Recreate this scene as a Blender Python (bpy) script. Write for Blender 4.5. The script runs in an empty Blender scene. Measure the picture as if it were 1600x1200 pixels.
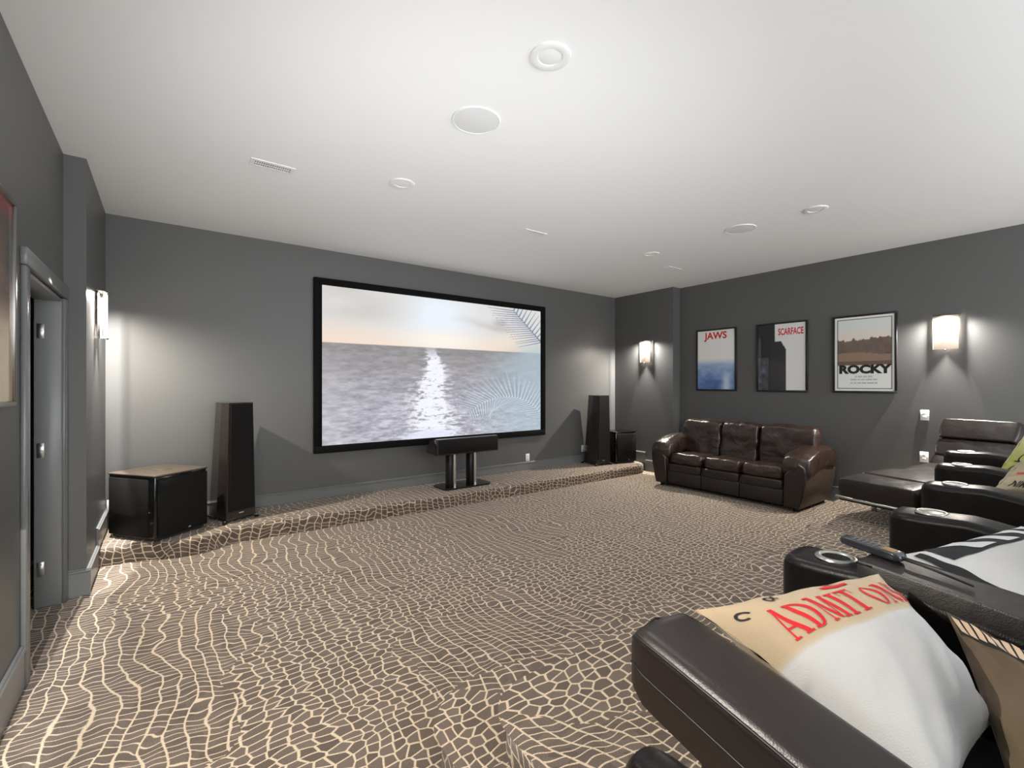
import bpy, bmesh, math, random
import numpy as np
from mathutils import Vector, Matrix, noise

# ------------------------------------------------------------------ camera, world, exposure
SC = bpy.context.scene
COL = SC.collection
cam_d = bpy.data.cameras.new('camera')
cam = bpy.data.objects.new('camera', cam_d)
COL.objects.link(cam)
cam.location = (0, 0, 1.467)
cam.rotation_euler = (math.pi/2, 0, -math.radians(36.669))
cam_d.sensor_width = 36.0
cam_d.lens = 726.5/1600*36.0
cam_d.shift_y = 1.32/1600
cam_d.clip_start = 0.02
SC.camera = cam

wd = bpy.data.worlds.new('world'); SC.world = wd
wd.use_nodes = True
bg = wd.node_tree.nodes['Background']
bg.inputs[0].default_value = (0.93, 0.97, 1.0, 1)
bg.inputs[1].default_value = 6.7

SC.view_settings.view_transform = 'Standard'
SC.view_settings.look = 'None'
SC.view_settings.gamma = 1.0
SC.view_settings.use_curve_mapping = False
SC.view_settings.exposure = 0.0

SCONCE_W = 700.0      # watts of each wall sconce bulb
POT_W = 36.0         # watts of each recessed ceiling light

UP_W = 330.0         # watts of the added ceiling fill light

# ------------------------------------------------------------------ room measures (metres)
HC = 3.05
YF = 5.68                     # screen wall
XL, XLP = -0.564, -0.446      # left wall, left pilaster face
XR, XRP = 6.763, 6.571        # right wall, right pilaster face
YPL, YPR = 4.39, 4.47         # near faces of the pilasters
HS = 0.143                    # stage height
YB = -2.6                     # back wall
RZ1, RZ2 = 0.15, 0.30         # seating riser levels

# ------------------------------------------------------------------ helpers
def lin(c):
    return tuple(((x/255.0)/12.92 if x/255.0 <= 0.04045 else ((x/255.0+0.055)/1.055)**2.4) for x in c)

def tag(o, label=None, cat=None, group=None, kind=None):
    if label: o['label'] = label
    if cat: o['category'] = cat
    if group: o['group'] = group
    if kind: o['kind'] = kind
    return o

def empty(name, loc=(0, 0, 0), rz=0.0):
    o = bpy.data.objects.new(name, None)
    COL.objects.link(o)
    o.location = loc
    o.rotation_euler = (0, 0, rz)
    o.empty_display_size = 0.05
    return o

def link(name, me, mat, parent=None, loc=None, rot=None):
    o = bpy.data.objects.new(name, me)
    COL.objects.link(o)
    if mat is not None:
        if len(me.materials) == 0:
            me.materials.append(mat)
    if parent is not None: o.parent = parent
    if loc is not None: o.location = loc
    if rot is not None: o.rotation_euler = rot
    return o

def shade(me, on=True):
    for p in me.polygons: p.use_smooth = on

def auto_smooth(me, deg=35):
    """smooth shading with hard edges above an angle"""
    bm = bmesh.new(); bm.from_mesh(me)
    for f in bm.faces: f.smooth = True
    for e in bm.edges:
        if len(e.link_faces) == 2:
            e.smooth = e.calc_face_angle(0) < math.radians(deg)
        else: e.smooth = False
    bm.to_mesh(me); bm.free()

def pydata(name, verts, faces, mat, parent=None, smooth=False, uv=None, loc=None, rot=None, deg=None):
    me = bpy.data.meshes.new(name)
    me.from_pydata([tuple(v) for v in verts], [], faces)
    me.update()
    if uv is not None:
        l = me.uv_layers.new(name='UVMap')
        for i, lp in enumerate(me.loops):
            l.data[i].uv = uv[lp.vertex_index]
    if smooth: shade(me)
    if deg: auto_smooth(me, deg)
    return link(name, me, mat, parent, loc, rot)

def bm_box(bm, lo, hi, r=0.0, seg=2):
    lo = Vector(lo); hi = Vector(hi)
    res = bmesh.ops.create_cube(bm, size=1.0)
    vs = res['verts']
    c = (lo+hi)/2; s = hi-lo
    for v in vs: v.co = Vector((v.co.x*s.x, v.co.y*s.y, v.co.z*s.z)) + c
    if r > 0:
        es = set()
        for v in vs:
            for e in v.link_edges: es.add(e)
        bmesh.ops.bevel(bm, geom=list(es), offset=min(r, 0.49*min(s)), segments=seg, affect='EDGES', profile=0.5, clamp_overlap=True)

def box(name, lo, hi, mat, parent=None, r=0.0, seg=2, loc=None, rot=None):
    bm = bmesh.new()
    bm_box(bm, lo, hi, r, seg)
    me = bpy.data.meshes.new(name); bm.to_mesh(me); bm.free()
    if r > 0: auto_smooth(me, 50)
    return link(name, me, mat, parent, loc, rot)

def boxes(name, lst, mat, parent=None, r=0.0, seg=1):
    bm = bmesh.new()
    for lo, hi in lst: bm_box(bm, lo, hi, r, seg)
    me = bpy.data.meshes.new(name); bm.to_mesh(me); bm.free()
    if r > 0: auto_smooth(me, 50)
    return link(name, me, mat, parent)

def prism(name, poly, z0, z1, mat, parent=None, r=0.0, seg=2, axis='Z', loc=None, rot=None, deg=40):
    """polygon extruded along an axis; poly is counter-clockwise 2D"""
    n = len(poly)
    def p3(a, b, h):
        if axis == 'Z': return (a, b, h)
        if axis == 'X': return (h, a, b)
        return (a, h, b)
    vs = [p3(a, b, z0) for a, b in poly] + [p3(a, b, z1) for a, b in poly]
    fs = [tuple(range(n))[::-1], tuple(range(n, 2*n))]
    for i in range(n):
        j = (i+1) % n
        fs.append((i, j, n+j, n+i))
    me = bpy.data.meshes.new(name); me.from_pydata(vs, [], fs); me.update()
    bm = bmesh.new(); bm.from_mesh(me)
    bmesh.ops.recalc_face_normals(bm, faces=bm.faces)
    if r > 0:
        es = [e for e in bm.edges if len(e.link_faces) == 2 and any(len(f.verts) == n for f in e.link_faces)]
        bmesh.ops.bevel(bm, geom=es, offset=r, segments=seg, affect='EDGES', profile=0.5)
    bm.to_mesh(me); bm.free()
    auto_smooth(me, deg)
    return link(name, me, mat, parent, loc, rot)

def lathe(name, prof, mat, parent=None, n=32, loc=None, rot=None, deg=40):
    """prof: list of (radius, z)"""
    vs, fs = [], []
    for (r, z) in prof:
        for k in range(n):
            a = 2*math.pi*k/n
            vs.append((r*math.cos(a), r*math.sin(a), z))
    m = len(prof)
    for i in range(m-1):
        for k in range(n):
            k2 = (k+1) % n
            fs.append((i*n+k, i*n+k2, (i+1)*n+k2, (i+1)*n+k))
    fs.append(tuple(range(n))[::-1])
    fs.append(tuple((m-1)*n+k for k in range(n)))
    me = bpy.data.meshes.new(name); me.from_pydata(vs, [], fs); me.update()
    bm = bmesh.new(); bm.from_mesh(me)
    bmesh.ops.remove_doubles(bm, verts=bm.verts, dist=1e-6)
    bmesh.ops.recalc_face_normals(bm, faces=bm.faces)
    bm.to_mesh(me); bm.free()
    auto_smooth(me, deg)
    return link(name, me, mat, parent, loc, rot)

def tube(name, pts, r, mat, parent=None, n=8):
    pts = [Vector(p) for p in pts]
    vs, fs = [], []
    up = Vector((0, 0, 1))
    for i, p in enumerate(pts):
        d = (pts[min(i+1, len(pts)-1)] - pts[max(i-1, 0)]).normalized()
        a = d.cross(up)
        if a.length < 1e-3: a = d.cross(Vector((1, 0, 0)))
        a.normalize(); b = d.cross(a).normalized()
        for k in range(n):
            t = 2*math.pi*k/n
            vs.append(p + a*(r*math.cos(t)) + b*(r*math.sin(t)))
    for i in range(len(pts)-1):
        for k in range(n):
            k2 = (k+1) % n
            fs.append((i*n+k, (i+1)*n+k, (i+1)*n+k2, i*n+k2))
    fs.append(tuple(range(n))); fs.append(tuple((len(pts)-1)*n+k for k in range(n))[::-1])
    return pydata(name, vs, fs, mat, parent, smooth=True)

def puff(name, size, loc, mat, parent=None, n=4.0, res=10, amp=0.0, freq=6.0, rot=None, deform=None, seed=0.0, world=True):
    """rounded cushion: a subdivided cube pushed onto a superellipsoid; deform(p) edits the scaled point"""
    bm = bmesh.new()
    bmesh.ops.create_cube(bm, size=2.0)
    bmesh.ops.subdivide_edges(bm, edges=bm.edges[:], cuts=res, use_grid_fill=True)
    nn = n if isinstance(n, tuple) else (n, n, n)
    nmax = max(nn)
    for v in bm.verts:
        x, y, z = v.co
        k = (abs(x)**nn[0] + abs(y)**nn[1] + abs(z)**nn[2])**(-1.0/nmax)
        v.co = Vector((x*k*size[0]/2, y*k*size[1]/2, z*k*size[2]/2))
    bm.normal_update()
    if amp:
        for v in bm.verts:
            q = v.co*freq + Vector((seed*7.3, seed*3.1, seed*1.7))
            d = noise.noise(q) + 0.5*noise.noise(q*2.1)
            v.co = v.co + v.normal*(amp*d)
    if deform:
        for v in bm.verts: v.co = deform(v.co)
    me = bpy.data.meshes.new(name); bm.to_mesh(me); bm.free()
    shade(me)
    return link(name, me, mat, parent, loc, rot)

def text_data(body, size=1.0, shear=0.0, spacing=1.0, bold=0.0, align='CENTER'):
    cu = bpy.data.curves.new('lettering', 'FONT')
    cu.body = body; cu.size = size; cu.shear = shear
    cu.align_x = align; cu.align_y = 'CENTER'
    cu.space_character = spacing; cu.offset = bold
    cu.resolution_u = 3
    ob = bpy.data.objects.new('lettering', cu)
    COL.objects.link(ob)
    dg = bpy.context.evaluated_depsgraph_get(); dg.update()
    ev = ob.evaluated_get(dg)
    me = bpy.data.meshes.new_from_object(ev)
    bpy.data.objects.remove(ob); bpy.data.curves.remove(cu)
    me.materials.clear()
    return me

# ------------------------------------------------------------------ materials
def mat_new(name):
    m = bpy.data.materials.new(name); m.use_nodes = True
    nt = m.node_tree
    return m, nt, nt.nodes['Principled BSDF']

def N(nt, typ, **kw):
    n = nt.nodes.new(typ)
    for k, v in kw.items(): setattr(n, k, v)
    return n

def simple(name, col, rough=0.5, metal=0.0, spec=0.5, coat=0.0, bump=0.0, bscale=200.0, var=0.0, vscale=3.0, coords='Object', coat_rough=0.1, sheen=0.0):
    m, nt, b = mat_new(name)
    b.inputs['Base Color'].default_value = (*col, 1)
    b.inputs['Roughness'].default_value = rough
    b.inputs['Metallic'].default_value = metal
    b.inputs['Specular IOR Level'].default_value = spec
    b.inputs['Coat Weight'].default_value = coat
    b.inputs['Coat Roughness'].default_value = coat_rough
    b.inputs['Sheen Weight'].default_value = sheen
    tc = N(nt, 'ShaderNodeTexCoord')
    if bump:
        no = N(nt, 'ShaderNodeTexNoise'); no.inputs['Scale'].default_value = bscale; no.inputs['Detail'].default_value = 3
        bp = N(nt, 'ShaderNodeBump'); bp.inputs['Strength'].default_value = bump; bp.inputs['Distance'].default_value = 0.01
        nt.links.new(tc.outputs[coords], no.inputs['Vector'])
        nt.links.new(no.outputs['Fac'], bp.inputs['Height'])
        nt.links.new(bp.outputs['Normal'], b.inputs['Normal'])
    if var:
        n2 = N(nt, 'ShaderNodeTexNoise'); n2.inputs['Scale'].default_value = vscale; n2.inputs['Detail'].default_value = 4
        mx = N(nt, 'ShaderNodeMix', data_type='RGBA')
        mx.inputs['A'].default_value = (*[c*(1-var) for c in col], 1)
        mx.inputs['B'].default_value = (*[min(1, c*(1+var)) for c in col], 1)
        nt.links.new(tc.outputs[coords], n2.inputs['Vector'])
        nt.links.new(n2.outputs['Fac'], mx.inputs['Factor'])
        nt.links.new(mx.outputs['Result'], b.inputs['Base Color'])
    return m

def leather(name, col, rough=0.36, wrinkle=0.25, wscale=9.0, grain=0.12, var=0.25, stretch=(1, 1, 1), spec=0.55):
    m, nt, b = mat_new(name)
    b.inputs['Specular IOR Level'].default_value = spec
    tc = N(nt, 'ShaderNodeTexCoord')
    mp = N(nt, 'ShaderNodeMapping'); mp.inputs['Scale'].default_value = stretch
    nt.links.new(tc.outputs['Object'], mp.inputs['Vector'])
    n1 = N(nt, 'ShaderNodeTexNoise'); n1.inputs['Scale'].default_value = wscale; n1.inputs['Detail'].default_value = 5; n1.inputs['Distortion'].default_value = 1.2
    n2 = N(nt, 'ShaderNodeTexVoronoi'); n2.inputs['Scale'].default_value = 320
    nt.links.new(mp.outputs[0], n1.inputs['Vector']); nt.links.new(tc.outputs['Object'], n2.inputs['Vector'])
    b1 = N(nt, 'ShaderNodeBump'); b1.inputs['Strength'].default_value = wrinkle; b1.inputs['Distance'].default_value = 0.03
    b2 = N(nt, 'ShaderNodeBump'); b2.inputs['Strength'].default_value = grain; b2.inputs['Distance'].default_value = 0.002
    nt.links.new(n1.outputs['Fac'], b1.inputs['Height']); nt.links.new(n2.outputs['Distance'], b2.inputs['Height'])
    nt.links.new(b1.outputs['Normal'], b2.inputs['Normal']); nt.links.new(b2.outputs['Normal'], b.inputs['Normal'])
    n3 = N(nt, 'ShaderNodeTexNoise'); n3.inputs['Scale'].default_value = 4.0; n3.inputs['Detail'].default_value = 3
    nt.links.new(tc.outputs['Object'], n3.inputs['Vector'])
    mx = N(nt, 'ShaderNodeMix', data_type='RGBA')
    mx.inputs['A'].default_value = (*[c*(1-var) for c in col], 1); mx.inputs['B'].default_value = (*[c*(1+var) for c in col], 1)
    nt.links.new(n3.outputs['Fac'], mx.inputs['Factor']); nt.links.new(mx.outputs['Result'], b.inputs['Base Color'])
    mr = N(nt, 'ShaderNodeMapRange'); mr.inputs['To Min'].default_value = rough-0.07; mr.inputs['To Max'].default_value = rough+0.09
    nt.links.new(n1.outputs['Fac'], mr.inputs['Value']); nt.links.new(mr.outputs[0], b.inputs['Roughness'])
    return m

def carpet_material():
    m, nt, b = mat_new('reptile_carpet')
    L = nt.links.new
    uv = N(nt, 'ShaderNodeUVMap'); uv.uv_map = 'UVMap'
    w1 = N(nt, 'ShaderNodeTexNoise'); w1.noise_dimensions = '2D'; w1.inputs['Scale'].default_value = 1.3; w1.inputs['Detail'].default_value = 1.5
    w2 = N(nt, 'ShaderNodeTexNoise'); w2.noise_dimensions = '2D'; w2.inputs['Scale'].default_value = 6.0; w2.inputs['Detail'].default_value = 1.0
    L(uv.outputs[0], w1.inputs['Vector']); L(uv.outputs[0], w2.inputs['Vector'])
    def warp(src, node, amt):
        s = N(nt, 'ShaderNodeVectorMath', operation='SUBTRACT'); s.inputs[1].default_value = (.5, .5, .5)
        L(node.outputs['Color'], s.inputs[0])
        k = N(nt, 'ShaderNodeVectorMath', operation='MULTIPLY'); k.inputs[1].default_value = (amt, amt*0.6, 0)
        L(s.outputs[0], k.inputs[0])
        a = N(nt, 'ShaderNodeVectorMath', operation='ADD'); L(src, a.inputs[0]); L(k.outputs[0], a.inputs[1])
        return a.outputs[0]
    v = warp(uv.outputs[0], w1, 0.24)
    v = warp(v, w2, 0.045)
    sc = N(nt, 'ShaderNodeVectorMath', operation='MULTIPLY'); sc.inputs[1].default_value = (15.0, 22.0, 1)
    L(v, sc.inputs[0])
    vo = N(nt, 'ShaderNodeTexVoronoi'); vo.voronoi_dimensions = '2D'; vo.feature = 'DISTANCE_TO_EDGE'
    vo.inputs['Scale'].default_value = 1.0; vo.inputs['Randomness'].default_value = 0.62
    vc = N(nt, 'ShaderNodeTexVoronoi'); vc.voronoi_dimensions = '2D'; vc.feature = 'F1'
    vc.inputs['Scale'].default_value = 1.0; vc.inputs['Randomness'].default_value = 0.62
    L(sc.outputs[0], vo.inputs['Vector']); L(sc.outputs[0], vc.inputs['Vector'])
    # rows of narrow scales between wavy lines, where the weave is straighter
    def mth(op, a, b=None, c=None):
        n = N(nt, 'ShaderNodeMath', operation=op)
        for i, x in enumerate((a, b, c)):
            if x is None: continue
            if isinstance(x, (int, float)): n.inputs[i].default_value = x
            else: L(x, n.inputs[i])
        return n.outputs[0]
    v2 = warp(warp(uv.outputs[0], w1, 0.30), w2, 0.05)
    sx = N(nt, 'ShaderNodeSeparateXYZ'); L(v2, sx.inputs[0])
    cx = mth('MULTIPLY', sx.outputs[0], 14.0)
    ci = mth('FLOOR', cx); fx = mth('FRACT', cx)
    wn = N(nt, 'ShaderNodeTexWhiteNoise'); wn.noise_dimensions = '1D'; L(ci, wn.inputs['W'])
    cy = mth('ADD', mth('MULTIPLY', sx.outputs[1], 24.0), mth('ADD', mth('MULTIPLY', wn.outputs['Value'], 7.0), mth('MULTIPLY', fx, 0.35)))
    cy = mth('ADD', cy, mth('MULTIPLY', w2.outputs['Fac'], 2.2))
    fy = mth('FRACT', cy)
    dc = mth('MULTIPLY', mth('SUBTRACT', 0.5, mth('ABSOLUTE', mth('SUBTRACT', fx, 0.5))), 1.25)
    dr = mth('SUBTRACT', 0.5, mth('ABSOLUTE', mth('SUBTRACT', fy, 0.5)))
    dl = mth('SMOOTH_MIN', dc, dr, 0.12)
    wm = N(nt, 'ShaderNodeTexNoise'); wm.noise_dimensions = '2D'; wm.inputs['Scale'].default_value = 0.9; wm.inputs['Detail'].default_value = 2.0
    L(uv.outputs[0], wm.inputs['Vector'])
    su = N(nt, 'ShaderNodeSeparateXYZ'); L(uv.outputs[0], su.inputs[0])
    msk = mth('GREATER_THAN', mth('SUBTRACT', wm.outputs['Fac'], mth('MULTIPLY', su.outputs[0], 0.045)), 0.40)
    dsel = N(nt, 'ShaderNodeMix', data_type='FLOAT'); L(msk, dsel.inputs['Factor']); L(vo.outputs['Distance'], dsel.inputs['A']); L(dl, dsel.inputs['B'])
    rmp = N(nt, 'ShaderNodeMapRange'); rmp.interpolation_type = 'SMOOTHSTEP'
    rmp.inputs['From Min'].default_value = 0.040; rmp.inputs['From Max'].default_value = 0.105
    L(dsel.outputs['Result'], rmp.inputs['Value'])
    sep = N(nt, 'ShaderNodeSeparateColor'); L(vc.outputs['Color'], sep.inputs[0])
    fib = N(nt, 'ShaderNodeTexNoise'); fib.noise_dimensions = '2D'; fib.inputs['Scale'].default_value = 260; fib.inputs['Detail'].default_value = 2
    L(uv.outputs[0], fib.inputs['Vector'])
    brown = N(nt, 'ShaderNodeMix', data_type='RGBA')
    brown.inputs['A'].default_value = (0.092, 0.070, 0.056, 1); brown.inputs['B'].default_value = (0.142, 0.110, 0.090, 1)
    L(sep.outputs[0], brown.inputs['Factor'])
    cream = N(nt, 'ShaderNodeMix', data_type='RGBA'); cream.inputs['A'].default_value = (0.55, 0.445, 0.33, 1)
    L(rmp.outputs[0], cream.inputs['Factor']); L(brown.outputs['Result'], cream.inputs['B'])
    fm = N(nt, 'ShaderNodeMapRange'); fm.inputs['From Min'].default_value = 0.3; fm.inputs['From Max'].default_value = 0.7
    fm.inputs['To Min'].default_value = 0.72; fm.inputs['To Max'].default_value = 1.25
    L(fib.outputs['Fac'], fm.inputs['Value'])
    mul = N(nt, 'ShaderNodeVectorMath', operation='SCALE')
    L(cream.outputs['Result'], mul.inputs[0]); L(fm.outputs[0], mul.inputs['Scale'])
    L(mul.outputs[0], b.inputs['Base Color'])
    b.inputs['Roughness'].default_value = 0.95
    b.inputs['Specular IOR Level'].default_value = 0.1
    b.inputs['Sheen Weight'].default_value = 0.15
    h = N(nt, 'ShaderNodeMath', operation='MULTIPLY_ADD'); h.inputs[1].default_value = -0.5
    L(rmp.outputs[0], h.inputs[0]); L(fib.outputs['Fac'], h.inputs[2])
    bp = N(nt, 'ShaderNodeBump'); bp.inputs['Strength'].default_value = 0.35; bp.inputs['Distance'].default_value = 0.006
    L(h.outputs[0], bp.inputs['Height']); L(bp.outputs['Normal'], b.inputs['Normal'])
    return m

def attr_material(name, emit=0.0, rough=0.5, coat=0.0):
    """colour read from the mesh's own print colours (screen picture, printed paper)"""
    m, nt, b = mat_new(name)
    a = N(nt, 'ShaderNodeAttribute'); a.attribute_name = 'print'
    if emit:
        b.inputs['Base Color'].default_value = (0.02, 0.02, 0.02, 1)
        nt.links.new(a.outputs['Color'], b.inputs['Emission Color'])
        b.inputs['Emission Strength'].default_value = emit
        b.inputs['Roughness'].default_value = 0.9
        b.inputs['Specular IOR Level'].default_value = 0.0
    else:
        nt.links.new(a.outputs['Color'], b.inputs['Base Color'])
        b.inputs['Roughness'].default_value = rough
        b.inputs['Coat Weight'].default_value = coat
        b.inputs['Coat Roughness'].default_value = 0.02
    return m

def shade_material():
    """sheer linen: lets part of the bulb's light straight through, glows with the rest"""
    m = bpy.data.materials.new('sheer_linen_shade'); m.use_nodes = True
    nt = m.node_tree; nt.nodes.clear(); L = nt.links.new
    out = N(nt, 'ShaderNodeOutputMaterial')
    tr = N(nt, 'ShaderNodeBsdfTransparent'); tr.inputs[0].default_value = (1, .97, .92, 1)
    tl = N(nt, 'ShaderNodeBsdfTranslucent'); df = N(nt, 'ShaderNodeBsdfDiffuse')
    tc = N(nt, 'ShaderNodeTexCoord'); no = N(nt, 'ShaderNodeTexNoise')
    mp = N(nt, 'ShaderNodeMapping'); mp.inputs['Scale'].default_value = (30, 30, 240)
    L(tc.outputs['Object'], mp.inputs['Vector']); L(mp.outputs[0], no.inputs['Vector']); no.inputs['Scale'].default_value = 1.0; no.inputs['Detail'].default_value = 3
    cr = N(nt, 'ShaderNodeMix', data_type='RGBA'); cr.inputs['A'].default_value = (.55, .48, .42, 1); cr.inputs['B'].default_value = (.86, .80, .74, 1)
    L(no.outputs['Fac'], cr.inputs['Factor'])
    tl.inputs[0].default_value = (.075, .062, .052, 1); L(cr.outputs['Result'], df.inputs[0])
    m1 = N(nt, 'ShaderNodeMixShader'); m1.inputs[0].default_value = 0.5
    L(tl.outputs[0], m1.inputs[1]); L(df.outputs[0], m1.inputs[2])
    m2 = N(nt, 'ShaderNodeMixShader'); m2.inputs[0].default_value = 0.58
    L(tr.outputs[0], m2.inputs[1]); L(m1.outputs[0], m2.inputs[2])
    L(m2.outputs[0], out.inputs[0])
    return m

M = {}
M['carpet'] = carpet_material()
M['wall'] = simple('grey_wall_paint', (0.108, 0.108, 0.106), rough=0.42, spec=0.4, bump=0.04, bscale=350, var=0.03)
M['trim'] = simple('grey_trim_paint', (0.17, 0.175, 0.175), rough=0.3, spec=0.5)
M['jamb'] = simple('grey_jamb_paint', (0.24, 0.245, 0.245), rough=0.35)
M['ceiling'] = simple('white_ceiling_paint', (0.84, 0.84, 0.84), rough=0.9, spec=0.2, bump=0.03, bscale=250)
M['white'] = simple('white_plastic', (0.8, 0.8, 0.79), rough=0.4)
M['grille_white'] = simple('white_grille_cloth', (0.72, 0.72, 0.72), rough=0.7, bump=0.2, bscale=900)
M['slot'] = simple('dark_slot', (0.06, 0.06, 0.06), rough=0.8)
M['lens'] = simple('frosted_lens', (0.82, 0.82, 0.82), rough=0.3)
M['black'] = simple('matte_black', (0.012, 0.012, 0.012), rough=0.5)
M['velvet'] = simple('black_velvet_frame', (0.006, 0.006, 0.006), rough=0.85, spec=0.1)
M['cloth'] = simple('black_grille_cloth', (0.004, 0.0035, 0.0035), rough=0.7, spec=0.25, bump=0.5, bscale=420)
M['gloss'] = simple('gloss_black_lacquer', (0.004, 0.004, 0.004), rough=0.15, coat=0.4)
M['wood'] = simple('dark_veneer', (0.018, 0.0135, 0.0125), rough=0.28, coat=0.3, var=0.3, vscale=8)
M['brownlac'] = simple('brown_satin_top', (0.085, 0.066, 0.05), rough=0.3, var=0.1)
M['chrome'] = simple('brushed_steel', (0.62, 0.62, 0.61), rough=0.28, metal=1.0)
M['nickel'] = simple('satin_nickel', (0.55, 0.54, 0.52), rough=0.35, metal=1.0)
M['bronze'] = simple('dark_bronze', (0.05, 0.045, 0.04), rough=0.45, metal=0.6)
M['sofa'] = leather('brown_sofa_leather', (0.026, 0.013, 0.009), rough=0.30, wrinkle=0.8, wscale=4.5)
M['sofa_flat'] = leather('brown_sofa_panel_leather', (0.012, 0.007, 0.006), rough=0.42, wrinkle=0.10, wscale=5.0)
M['sofa_side'] = leather('tan_brown_sofa_side', (0.045, 0.027, 0.017), rough=0.45, wrinkle=0.12, wscale=5.0)
M['chaise'] = leather('dark_chaise_leather', (0.016, 0.010, 0.009), rough=0.33, wrinkle=0.10, wscale=16.0)
M['recliner'] = leather('near_black_recliner_leather', (0.0045, 0.0035, 0.0035), rough=0.33, wrinkle=0.05, wscale=8.0, spec=0.3)
M['recliner_brown'] = leather('dark_brown_recliner_leather', (0.0115, 0.007, 0.0065), rough=0.38, wrinkle=0.05, wscale=8.0)
M['piping'] = simple('black_piping', (0.008, 0.007, 0.008), rough=0.4)
M['shade'] = shade_material()
def side_dimmer():  # filter material for the added panes that weaken the sconces' side light
    m = bpy.data.materials.new('added_side_dimmer'); m.use_nodes = True
    nt = m.node_tree; nt.nodes.clear()
    out = N(nt, 'ShaderNodeOutputMaterial'); tr = N(nt, 'ShaderNodeBsdfTransparent'); df = N(nt, 'ShaderNodeBsdfDiffuse')
    df.inputs[0].default_value = (0.12, 0.115, 0.11, 1)
    mx = N(nt, 'ShaderNodeMixShader'); mx.inputs[0].default_value = 0.24
    nt.links.new(tr.outputs[0], mx.inputs[1]); nt.links.new(df.outputs[0], mx.inputs[2]); nt.links.new(mx.outputs[0], out.inputs[0])
    return m
M['side_dimmer'] = side_dimmer()
M['glass'] = simple('poster_glazing', (0.02, 0.02, 0.02), rough=0.02)
M['screen'] = attr_material('projected_picture', emit=1.0)
M['print'] = attr_material('printed_paper', rough=0.6, coat=1.0)
M['frame_black'] = simple('black_poster_frame', (0.01, 0.01, 0.01), rough=0.35)
M['frame_silver'] = simple('grey_metal_poster_frame', (0.22, 0.21, 0.20), rough=0.3, metal=0.8)
M['remote'] = simple('grey_remote_plastic', (0.03, 0.035, 0.042), rough=0.25, coat=0.3)
M['red_ink'] = simple('red_ink', (0.62, 0.012, 0.018), rough=0.8)
M['black_ink'] = simple('black_ink', (0.012, 0.012, 0.014), rough=0.8)
M['grey_ink'] = simple('grey_ink', (0.18, 0.18, 0.18), rough=0.8)
M['logo'] = simple('silver_badge', (0.75, 0.75, 0.75), rough=0.3, metal=0.6)
M['hall'] = simple('hall_paint', (0.10, 0.10, 0.10), rough=0.7)

# ------------------------------------------------------------------ room shell
def uvplane(name, x0, y0, x1, y1, z, mat):
    o = pydata(name, [(x0, y0, z), (x1, y0, z), (x1, y1, z), (x0, y1, z)], [(0, 1, 2, 3)], mat,
               uv=[(x0, y0), (x1, y0), (x1, y1), (x0, y1)])
    return o

fl = uvplane('floor', -1.9, YB, XR+0.1, YF+0.1, 0.0, M['carpet'])
tag(fl, 'brown and cream reptile-pattern carpet covering the main floor', kind='structure')
ce = box('ceiling', (-1.9, YB-0.1, HC), (XR+0.12, YF+0.12, HC+0.1), M['ceiling'])
tag(ce, 'smooth white painted ceiling', kind='structure')
wf = box('wall_front', (-1.9, YF, 0), (XR+0.12, YF+0.12, HC), M['wall'])
tag(wf, 'grey painted wall behind the projection screen', kind='structure')

DY0, DY1, DZ = 3.305, 4.30, 2.045      # door opening
XLB = -0.682
wl = boxes('wall_left', [((XLB, YB, 0), (XL, DY0, HC)),
                         ((XLB, DY0, DZ), (XL, DY1, HC)),
                         ((XLB, DY1, 0), (XL, YF, HC)),
                         ((XL, YPL, 0), (XLP, YF, HC))], M['wall'])
tag(wl, 'grey painted wall with the doorway and a pilaster', kind='structure')
wr = boxes('wall_right', [((XR, YB, 0), (XR+0.12, YF, HC)),
                          ((XRP, YPR, 0), (XR, YF, HC))], M['wall'])
tag(wr, 'grey painted wall with framed posters and a pilaster', kind='structure')
# the back of the room, behind the camera: a wall with a wide opening added to admit fill light
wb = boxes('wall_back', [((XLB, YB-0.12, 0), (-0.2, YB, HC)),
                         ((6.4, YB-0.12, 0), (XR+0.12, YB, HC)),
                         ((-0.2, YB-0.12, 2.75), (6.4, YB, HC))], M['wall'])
tag(wb, 'grey wall around the wide opening added for fill light at the back of the room', kind='structure')
# dim hall beyond the doorway
hw = boxes('wall_hall', [((-1.9, 2.2, 0), (-1.8, YF, HC)), ((-1.8, 2.2, 0), (XLB, 2.3, HC))], M['hall'])
tag(hw, 'dim hall wall beyond the doorway', kind='structure')

# baseboards: board plus a small rounded lip
def baseboard(name, segs, label):
    """segs: list of (x0,y0,x1,y1,nx,ny,z0,z1) runs along a wall with outward normal n"""
    bm = bmesh.new()
    for (x0, y0, x1, y1, nx, ny, z0, z1) in segs:
        for t, a, b_ in ((0.016, z0, z1-0.022), (0.024, z1-0.022, z1-0.008), (0.015, z1-0.008, z1)):
            lo = (min(x0, x1, x0+nx*t, x1+nx*t), min(y0, y1, y0+ny*t, y1+ny*t), a)
            hi = (max(x0, x1, x0+nx*t, x1+nx*t), max(y0, y1, y0+ny*t, y1+ny*t), b_)
            bm_box(bm, lo, hi, 0.003, 1)
    me = bpy.data.meshes.new(name); bm.to_mesh(me); bm.free()
    o = link(name, me, M['trim'])
    tag(o, label, kind='structure')
baseboard('baseboard_front', [(XLP+0.024, YF, XRP-0.024, YF, 0, -1, HS, 0.272)], 'grey baseboard above the stage under the screen')
baseboard('baseboard_left', [(XL, YB, XL, DY0-0.095, 1, 0, 0, 0.205),
                             (XL, YPL, XLP+0.024, YPL, 0, -1, 0, 0.185),
                             (XLP, YPL, XLP, 4.95, 1, 0, 0, 0.185),
                             (XLP, 4.95, XLP, YF, 1, 0, HS, 0.325)], 'grey baseboard along the doorway wall')
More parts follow.
